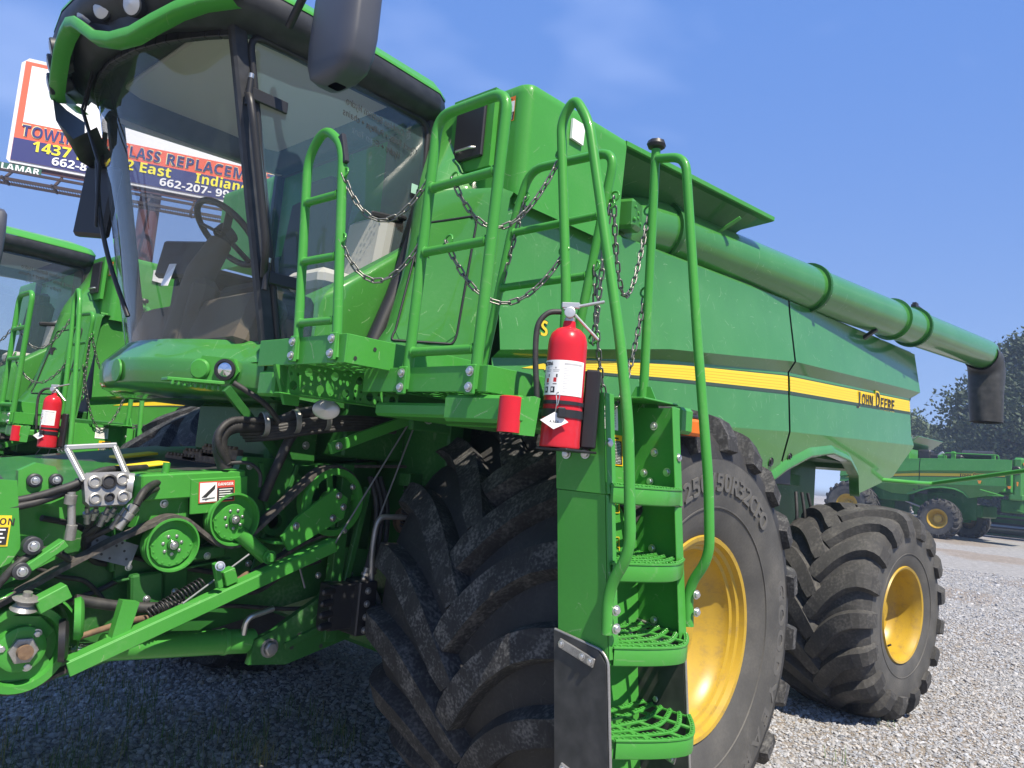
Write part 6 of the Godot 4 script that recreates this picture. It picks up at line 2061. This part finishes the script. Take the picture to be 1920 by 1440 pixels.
func build_grass():
	var r := RandomNumberGenerator.new()
	r.seed = 77
	var gm := mat(lin(0.1, 0.17, 0.05), 0.8)
	gm.backlight_enabled = true
	gm.backlight = lin(0.05, 0.09, 0.02)
	var dry := mat(lin(0.3, 0.27, 0.12), 0.85)
	dry.backlight_enabled = true
	dry.backlight = lin(0.2, 0.18, 0.06)
	var b := MB.new(); var d := MB.new()
	for c in 420:
		var x := r.randf_range(-2.3, -0.2); var z := r.randf_range(-4.4, -1.8)
		if x > -0.9 and z < -2.6 and r.randf() < 0.75: continue
		for k in r.randi_range(3, 9):
			var a := r.randf() * TAU
			var q := V(x + r.randfn(0, 0.035), 0.0, z + r.randfn(0, 0.035))
			blade_mesh(b if r.randf() < 0.75 else d, q, r.randf_range(0.05, 0.17), V(cos(a), 0, sin(a)) * r.randf_range(0.2, 0.9), r.randf_range(0.0015, 0.003))
	for o in [[part(self, "grass", b, gm), "sparse green grass growing through shaded gravel under the feeder house"], [part(self, "grass", d, dry), "dry straw coloured grass blades in the shaded gravel"]]:
		structure(o[0], "stuff")
		o[0].set_meta("label", o[1])
		o[0].set_meta("category", "grass")
	# single clumps that stand out
	for q in [[-0.83, -2.02, 0.13, 34, "sunlit dry grass clump at the lower edge in front of the big tyre"], [2.06, -0.1, 0.1, 8, "small green weed in the gravel before the rear tyre"], [3.15, -0.15, 0.06, 10, "low green weed in sunlit gravel beside the rear tyre"]]:
		var g := MB.new()
		for k in q[3]:
			var a := r.randf() * TAU
			blade_mesh(g, V(q[0] + r.randfn(0, 0.05), 0.0, q[1] + r.randfn(0, 0.04)), q[2] * r.randf_range(0.5, 1.2), V(cos(a), 0, sin(a)) * r.randf_range(0.2, 0.9), 0.0028)
		var o := part(self, "grass_clump", g, dry if q[3] > 20 else gm)
		o.set_meta("label", q[4])
		o.set_meta("category", "grass")

func tree(at: Vector3, h: float, rad: float, leaf: Color, seed_: int, label: String, clumps: int, leaf_size: float, low := 0.25):
	var r := RandomNumberGenerator.new()
	r.seed = seed_
	var t := thing("broadleaf_tree", label, "tree", "trees behind the yard")
	t.position = at
	var tr := MB.new()
	tr.tube(spline(pts([0, -0.2, 0, 0.1, h * 0.15, 0.05, -0.05, h * 0.35, 0.1, 0.1, h * 0.62, 0])), 0.3, 10, true, null)
	var cents := []
	for k in clumps:
		var f := r.randf()
		var y := lerpf(h * low, h * 0.97, f)
		var prof := sin(clampf((y / h - low * 0.6) / (1.0 - low * 0.6), 0.03, 1) * PI * 0.86 + 0.32)
		var a := r.randf() * TAU
		var rr := rad * prof * sqrt(r.randf_range(0.12, 1.0))
		cents.append(V(cos(a) * rr, y, sin(a) * rr))
	for k in mini(14, clumps):
		var c: Vector3 = cents[k]
		var s := V(0, clampf(c.y * 0.55, h * 0.12, h * 0.6), 0)
		tr.tube([s, s.lerp(c, 0.5) + V(0, 0.25, 0), c], 0.08, 6, true, [0.13, 0.08, 0.03])
	part(t, "trunk", tr, M.bark)
	var cr := MB.new()
	for c in cents:
		var cs := rad * r.randf_range(0.13, 0.26)
		for k in 70:
			var d := V(r.randfn(0, 1), r.randfn(0, 0.75), r.randfn(0, 1))
			var p: Vector3 = c + d.normalized() * cs * pow(r.randf(), 0.45) * V(1.15, 0.7, 1.15)
			var n := V(r.randfn(0, 1), r.randf_range(0.2, 1.6), r.randfn(0, 1)).normalized()
			var x := n.cross(V(r.randf(), r.randf(), r.randf())).normalized() * leaf_size * r.randf_range(0.6, 1.2)
			var y := n.cross(x.normalized()) * leaf_size * r.randf_range(0.35, 0.6)
			cr.quad(p - x, p - y, p + x, p + y)
	var lm := mat(leaf, 0.7)
	lm.backlight_enabled = true
	lm.backlight = leaf * Color(0.5, 0.55, 0.3)
	part(t, "crown", cr, lm)
	return t
func build_trees():
	M.bark = textured(tint(256, [[0.0, lin(0.06, 0.05, 0.04)], [1.0, lin(0.16, 0.13, 0.1)]], [[noise_image(256, 0.04, 97, 4), 1.0]]), 1.5, 0.95)
	tree(V(67.0, 0.2, -8.4), 15.2, 7.4, lin(0.028, 0.05, 0.022), 1, "large dark broad tree at the right edge behind the black spout", 560, 0.22, 0.1)
	tree(V(70.0, 0.2, -12.4), 9.6, 4.2, lin(0.045, 0.078, 0.032), 2, "shorter dark tree left of the large one by the yard edge", 190, 0.2, 0.1)
	tree(V(82.0, 0.2, -17.6), 9.2, 5.0, lin(0.07, 0.105, 0.05), 3, "pale rounded tree in the gap behind the distant harvester", 200, 0.24, 0.1)
	tree(V(80.0, 0.2, -22.8), 10.2, 5.0, lin(0.075, 0.11, 0.045), 4, "light green tree just above the rear corner of the near harvester", 200, 0.24, 0.1)
	tree(V(86.0, 0.2, -12.5), 9.0, 5.4, lin(0.05, 0.085, 0.04), 5, "hazy tree far behind between the two dark trees", 180, 0.26, 0.1)

func build_billboard():
	var t := thing("billboard", "large roadside billboard in white, orange and navy on one post", "billboard")
	var o := V(4.2, 11.95, -34.3)
	var rx := V(0.893, 0, 0.45).normalized()
	var nz := V(-rx.z, 0, rx.x)   # faces the yard
	var X := Transform3D(Basis(rx, V(0, 1, 0), nz), o)
	t.position = V(o.x + rx.x * 5.3, ground_y(8, -32), o.z + rx.z * 5.3)
	X = Transform3D(Basis.IDENTITY, -t.position) * X
	var W := 10.75; var H := 4.45
	var fr := MB.new()
	fr.prism(pol([0.12, 0, W - 0.12, 0, W, 0.12, W, H - 0.25, W - 0.25, H, 0.25, H, 0, H - 0.25, 0, 0.12]), X * Transform3D(Basis.IDENTITY, V(0, 0, -0.3)), 0.3)
	part(t, "panel", fr, mat(lin(0.72, 0.72, 0.72), 0.6))
	var flat := func(called: String, u0: float, v0: float, u1: float, v1: float, z: float, m: Material):
		var b := MB.new()
		b.box(X * V((u0 + u1) / 2, (v0 + v1) / 2, z), V(u1 - u0, v1 - v0, 0.01), X.basis, 0.0)
		return part(t, called, b, m)
	var coral := mat(lin(0.8, 0.13, 0.06), 0.7)
	var navy := mat(lin(0.03, 0.035, 0.16), 0.7)
	var white := mat(lin(0.86, 0.86, 0.86), 0.7)
	flat.call("border", 0.14, 0.12, W - 0.14, H - 0.14, 0.008, coral)
	flat.call("white_field", 0.38, 1.75, W - 0.38, H - 0.3, 0.022, white)
	flat.call("orange_band", 0.15, 1.05, W - 0.15, 1.75, 0.024, coral)
	flat.call("navy_field", 0.15, 0.12, W - 0.15, 1.05, 0.026, navy)
	var yel := mat(lin(0.9, 0.8, 0.03), 0.7)
	var cream := mat(lin(0.8, 0.75, 0.4), 0.7)
	var put := func(s: String, u: float, v: float, h: float, wide: float, m: Material, z: float):
		var tm := text_mesh(s, h, 0.02)
		var w: float = tm.get_aabb().size.x
		var q := part(t, "lettering", tm, m)
		q.transform = X * Transform3D(Basis.IDENTITY.scaled(V(wide / w, 1, 1)), V(u + wide / 2, v, z))
	for e in [[cream, 0.035, 0.04], [navy, 0.0, 0.055]]:
		put.call("TOWING", 0.42 - e[1], 1.4, 0.46 + e[1] * 1.6, 2.4 + e[1] * 2, e[0], e[2])
		put.call("&", 3.15 - e[1], 1.4, 0.46 + e[1] * 1.6, 0.4 + e[1] * 2, e[0], e[2])
		put.call("GLASS", 3.95 - e[1], 1.4, 0.46 + e[1] * 1.6, 1.6 + e[1] * 2, e[0], e[2])
		put.call("REPLACEMENT", 5.8 - e[1], 1.4, 0.46 + e[1] * 1.6, 4.45 + e[1] * 2, e[0], e[2])
	put.call("1437 Hwy 82 East", 0.85, 0.82, 0.44, 5.2, yel, 0.045)
	put.call("Indianola", 7.05, 0.82, 0.44, 2.7, yel, 0.045)
	put.call("662-887-20", 1.6, 0.36, 0.34, 2.6, white, 0.045)
	put.call("662-207- 996", 5.65, 0.36, 0.34, 3.1, white, 0.045)
	# name plate, catwalk, beams and post
	var pl := MB.new()
	pl.box(X * V(0.55, -0.22, 0.05), V(1.5, 0.3, 0.03), X.basis, 0.02)
	part(t, "name_plate", pl, mat(lin(0.03, 0.12, 0.08), 0.6))
	var nm := text_mesh("LAMAR", 0.25, 0.02)
	var no := part(t, "lettering", nm, white)
	no.transform = X * Transform3D(Basis.IDENTITY.scaled(V(1.2, 1, 1)), V(0.55, -0.22, 0.07))
	var iron := mat(lin(0.035, 0.02, 0.02), 0.7)
	var red_iron := mat(lin(0.09, 0.025, 0.025), 0.7)
	for q in [[-0.1, -0.12, red_iron, 0.16], [-0.62, 0.95, iron, 0.1], [-0.95, 0.95, iron, 0.12], [-0.95, 0.25, iron, 0.1]]:
		var b := MB.new()
		b.bar(X * V(-0.6, q[0], q[1]), X * V(W + 0.4, q[0], q[1]), 0.08, q[3])
		part(t, "catwalk_rail", b, q[2])
	for k in 7:
		var u := 0.3 + k * 1.7
		var b := MB.new()
		b.bar(X * V(u, -0.2, -0.2), X * V(u, -0.98, 0.98), 0.09, 0.09)
		b.bar(X * V(u, -0.98, 0.2), X * V(u, -0.98, 1.3), 0.08, 0.08)
		part(t, "catwalk_bracket", b, iron)
	var gr := MB.new()
	for k in 120:
		gr.bar(X * V(-0.5 + k * 0.094, -0.93, 0.28), X * V(-0.5 + k * 0.094, -0.93, 0.93), 0.025, 0.02)
	part(t, "catwalk_grating", gr, iron)
	var bs := MB.new()
	bs.bar(X * V(0.3, 0.5, -0.6), X * V(W - 0.3, 0.5, -0.6), 0.3, 0.4)
	bs.tube([X * V(5.3, 1.0, -0.8), V(rx.z * -0.8 * -1.0, 0, 0) + V((X * V(5.3, 0, -0.8)).x - rx.z * 0.8, -0.3, (X * V(5.3, 0, -0.8)).z)], 0.42, 20)
	part(t, "post", bs, red_iron)
	for k in 6:
		var b := MB.new()
		var u := 0.8 + k * 1.85
		b.bar(X * V(u, 0.1, -0.4), X * V(u, H - 0.2, -0.4), 0.12, 0.14)
		part(t, "upright", b, iron)

func build_far_machines():
	# another harvester side on, beyond the yard
	var t := thing("combine_harvester", "distant green harvester parked side on with yellow stripe and bare engine deck", "harvester", "harvesters in the yard")
	build_body(t)
	var narrow := {R = 0.79, W = 0.6, rim = 0.36, lugs = 19, depth = 0.055, lw = 0.085, rise = 0.34, reach = 0.16}
	for q in [[3.445, -0.45, 0.0], [3.445, -4.1, PI]]:
		wheel(t, V(q[0], 0.775, q[1]), q[2], narrow)
	wheel(t, V(0, 0.985, -0.545), 0.0, FRONT)
	wheel(t, V(0, 0.985, -4.05), PI, FRONT)
	var tk := MB.new()
	tk.box(V(0.8, 3.2, -2.3), V(2.7, 0.6, 3.0), Basis.IDENTITY, 0.03)
	part(t, "grain_tank", tk, M.green)
	for q in [[V(2.1, 3.75, -2.3), V(0.03, 0.9, 2.9), -0.9], [V(0.8, 3.75, -0.75), V(2.4, 0.8, 0.03), 0.0]]:
		var f := MB.new()
		f.box(q[0], q[1], Basis.from_euler(V(0, 0, q[2])), 0.004)
		part(t, "tank_flap", f, M.panel)
	var en := MB.new()
	en.box(V(3.2, 3.1, -1.9), V(1.6, 0.5, 1.6), Basis.IDENTITY, 0.06)
	en.box(V(2.6, 3.25, -1.3), V(0.5, 0.5, 0.5), Basis.IDENTITY, 0.06)
	part(t, "engine", en, M.black)
	var ac := MB.new()
	ac.tube(pts([3.9, 3.4, -1.5, 5.0, 3.4, -1.5]), 0.17, 20)
	part(t, "air_cleaner", ac, M.plastic)
	for q in [[3.3, 3.2, 0.3, 0.2], [4.4, 3.15, 0.9, 0.12], [3.7, 3.3, 0.14, 0.34], [5.1, 3.2, 0.1, 0.4]]:
		var b := MB.new()
		b.box(V(q[0], q[1], -1.05), V(q[2], q[3], 0.2), Basis.IDENTITY, 0.02)
		part(t, "engine_cover", b, M.green)
	var ex := MB.new()
	ex.tube(rounded(pts([3.05, 3.1, -1.2, 3.15, 3.3, -1.15, 3.3, 3.42, -1.15]), 0.08), 0.07, 12)
	part(t, "exhaust_pipe", ex, M.alloy)
	var rl := MB.new()
	rl.tube(rounded(pts([3.4, 3.2, -0.95, 3.4, 3.4, -0.95, 5.3, 3.4, -0.95, 5.3, 3.1, -0.95]), 0.1), 0.02, 8)
	part(t, "deck_rail", rl, M.green)
	var rh := MB.new()
	rh.box(V(5.95, 2.6, -1.2), V(0.35, 1.5, 0.6), Basis.IDENTITY, 0.08)
	rh.box(V(5.9, 1.85, -1.5), V(0.5, 0.25, 1.2), Basis.IDENTITY, 0.05)
	part(t, "tail_housing", rh, M.panel)
	var fan := MB.new()
	fan.lathe([Vector2(0.17, 0.0), Vector2(0.14, 0.03), Vector2(0, 0.02)], frame(V(5.9, 2.85, -0.89), V(0, 0, 1)), 20)
	part(t, "rotary_screen", fan, M.black)
	for q in [[V(5.95, 2.35, -0.88), V(0.06, 0.16, 0.04)], [V(5.7, 2.2, -0.84), V(0.14, 0.1, 0.04)], [V(4.75, 2.32, -0.66), V(0.13, 0.12, 0.03)], [V(6.15, 3.1, -1.0), V(0.1, 0.1, 0.1)]]:
		var b := MB.new()
		b.prism(pol([-q[1].x * 0.5, q[1].y * 0.5, q[1].x * 0.5, q[1].y * 0.5, q[1].x * 0.2, -q[1].y * 0.5, -q[1].x * 0.2, -q[1].y * 0.5]), Transform3D(Basis.IDENTITY, q[0]), q[1].z)
		part(t, "tail_lamp", b, M.orange)
	var sp := MB.new()
	sp.box(V(6.1, 1.3, -1.6), V(0.7, 0.06, 1.2), Basis.from_euler(V(0, 0, -0.35)), 0.01)
	sp.box(V(5.7, 1.5, -1.8), V(0.7, 0.5, 1.4), Basis.IDENTITY, 0.05)
	part(t, "spreader", sp, M.shade_green)
	# turned so that its flank faces the camera
	t.rotation.y = deg_to_rad(-93.6)
	var anchor := Basis(Vector3.UP, t.rotation.y) * V(3.445, 0, -0.2)
	t.position = V(30.5 - anchor.x, 0.262, -6.73 - anchor.z)
	# low header on the ground beside it, beyond the frame edge
	var h := thing("grain_header", "low green cutting header lying on gravel behind the distant harvester", "header")
	h.position = V(39.0, 0.32, -4.4)
	h.rotation.y = deg_to_rad(-80)
	var parts_ := [["back_sheet", V(0, 0.5, 0), V(8.0, 0.7, 0.06), M.shade_green], ["floor_pan", V(0, 0.12, 0.5), V(8.0, 0.06, 1.0), M.shade_green], ["top_beam", V(0, 0.95, -0.05), V(8.0, 0.16, 0.16), M.green], ["cutter_bar", V(0, 0.1, 1.0), V(8.0, 0.05, 0.1), M.black], ["end_sheet", V(-4.0, 0.5, 0.5), V(0.06, 0.8, 1.2), M.green], ["end_sheet", V(4.0, 0.5, 0.5), V(0.06, 0.8, 1.2), M.green]]
	for q in parts_:
		var b := MB.new()
		b.box(q[1], q[2], Basis.IDENTITY, 0.01)
		part(h, q[0], b, q[3])
	for k in 5:
		var b := MB.new()
		var a := TAU * k / 5.0
		b.bar(V(-3.9, 0.9 + sin(a) * 0.45, 0.8 + cos(a) * 0.45), V(3.9, 0.9 + sin(a) * 0.45, 0.8 + cos(a) * 0.45), 0.05, 0.08)
		part(h, "reel_bat", b, M.black)
	var au := MB.new()
	au.tube(pts([-3.9, 0.42, 0.35, 3.9, 0.42, 0.35]), 0.2, 16)
	part(h, "auger", au, M.steel)
	# simple hopper added in place of another harvester at the right edge
	var g := thing("harvester_stand_in", "green hopper with yellow stripe and orange lamp, added in place of another harvester at the right edge", "far_harvester")
	g.position = V(36.6, 0.32, -3.3)
	g.rotation.y = deg_to_rad(-83)
	var hb := MB.new()
	hb.prism(pol([-1.1, 4.3, 2.5, 4.3, 2.5, 2.3, -0.4, 2.3, -1.1, 3.7]), Transform3D(Basis.IDENTITY, V(0, 0, -2.4)), 2.4)
	part(g, "hopper", hb, M.panel)
	var ys := MB.new()
	ys.box(V(0.75, 4.0, 0.004), V(3.3, 0.28, 0.006))
	part(g, "stripe", ys, M.stripe)
	var ol := MB.new()
	ol.lathe([Vector2(0.16, 0), Vector2(0.12, 0.05), Vector2(0, 0.06)], frame(V(-0.45, 3.2, 0.0), V(0, 0, 1)), 18)
	part(g, "lamp", ol, M.orange)
	var ch := MB.new()
	ch.box(V(0.9, 1.5, -1.2), V(3.4, 1.6, 1.8), Basis.IDENTITY, 0.05)
	part(g, "chassis", ch, M.black)
	for k in 2:
		wheel(g, V(1.2, 0.78, -0.2 - k * 2.0), 0.0 if k == 0 else PI, narrow)

func _ready():
	rng.seed = 9
	# camera
	var cam := Camera3D.new()
	cam.name = "camera"
	add_child(cam)
	cam.position = V(-3.132, 1.668, 1.708)
	cam.rotation_degrees = V(5.94, -46.58, 5.11)
	cam.fov = 53.07
	cam.near = 0.05
	cam.far = 600.0
	cam.current = true
	# sky, sun, exposure
	var env := Environment.new()
	env.background_mode = Environment.BG_SKY
	var sky := Sky.new()
	var sm := ProceduralSkyMaterial.new()
	sm.sky_top_color = Color(0.318, 0.462, 0.715)
	sm.sky_horizon_color = Color(0.537, 0.636, 0.773)
	sm.sky_curve = 0.16
	sm.ground_bottom_color = Color(0.42, 0.41, 0.40)
	sm.ground_horizon_color = Color(0.55, 0.62, 0.70)
	sm.sun_angle_max = 1.0
	sm.sky_cover = wisps()
	sm.sky_cover_modulate = Color(1, 1, 1, 0.5)
	sm.energy_multiplier = 1.0
	sky.sky_material = sm
	env.sky = sky
	env.tonemap_mode = Environment.TONE_MAPPER_LINEAR
	env.tonemap_exposure = 1.7
	env.sdfgi_enabled = true
	env.ssao_enabled = true
	env.ssil_enabled = true
	env.fog_enabled = true
	env.fog_density = 0.0016
	env.fog_light_color = Color(0.72, 0.8, 0.92)
	var we := WorldEnvironment.new()
	we.name = "world_environment"
	we.environment = env
	add_child(we)
	var sun := DirectionalLight3D.new()
	sun.name = "sun"
	sun.light_energy = 1.5
	sun.light_color = Color(1.0, 0.96, 0.89)
	sun.light_angular_distance = 0.5
	sun.shadow_enabled = true
	add_child(sun)
	sun.look_at_from_position(V(-0.15, 0.85, 0.505) * 50.0, Vector3.ZERO)
	materials()
	# setting
	build_ground()
	build_gravel()
	# main machine and its twin behind
	var c := thing("combine_harvester", "near green harvester with yellow stripe filling the picture", "harvester", "harvesters in the yard")
	build_combine(c)
	var c2: Node3D = c.duplicate()
	c2.name = "combine_harvester_001"
	add_child(c2, true)
	c2.position = V(-0.04, -0.25, -5.0)
	c2.set_meta("label", "green harvester parked behind at the left, partly hidden by the near cab")
	build_far_machines()
	build_billboard()
	build_trees()
	build_grass()
	var e1 := make_extinguisher("red fire extinguisher with white label on the near ladder")
	e1.position = V(-1.2, 1.735, 0.115)
	var e2: Node3D = e1.duplicate()
	e2.name = "fire_extinguisher_001"
	add_child(e2, true)
	e2.position = e1.position + V(-0.04, -0.25, -5.0)
	e2.set_meta("label", "small red fire extinguisher on the ladder of the left background harvester")
	for k in 2:
		var bk := MB.new()
		bk.box(V(-1.115, 1.87, 0.165), V(0.03, 0.26, 0.05), Basis.from_euler(V(0, 0.5, 0)), 0.006)
		bk.box(V(-1.17, 1.729, 0.12), V(0.16, 0.008, 0.13), Basis.IDENTITY, 0.002)
		bk.box(V(-1.2, 1.843, 0.03), V(0.035, 0.03, 0.05), Basis.IDENTITY, 0.004)
		part(c if k == 0 else c2, "extinguisher_bracket", bk, M.black)
func wisps() -> ImageTexture:
	# faint cirrus streaks
	var im := Image.create(1024, 512, false, Image.FORMAT_RGBA8)
	var n := FastNoiseLite.new()
	n.seed = 12
	n.frequency = 0.006
	n.fractal_octaves = 5
	for y in 256:
		for x in 1024:
			var a := TAU * x / 1024.0
			var v := n.get_noise_3d(cos(a) * 150 + y * 0.55, y * 2.6 + sin(a * 2) * 40, sin(a) * 150)
			var s := clampf((v - 0.08) * 0.8, 0, 0.22)
			im.set_pixel(x, y, Color(1, 1, 1, s))
	return ImageTexture.create_from_image(im)
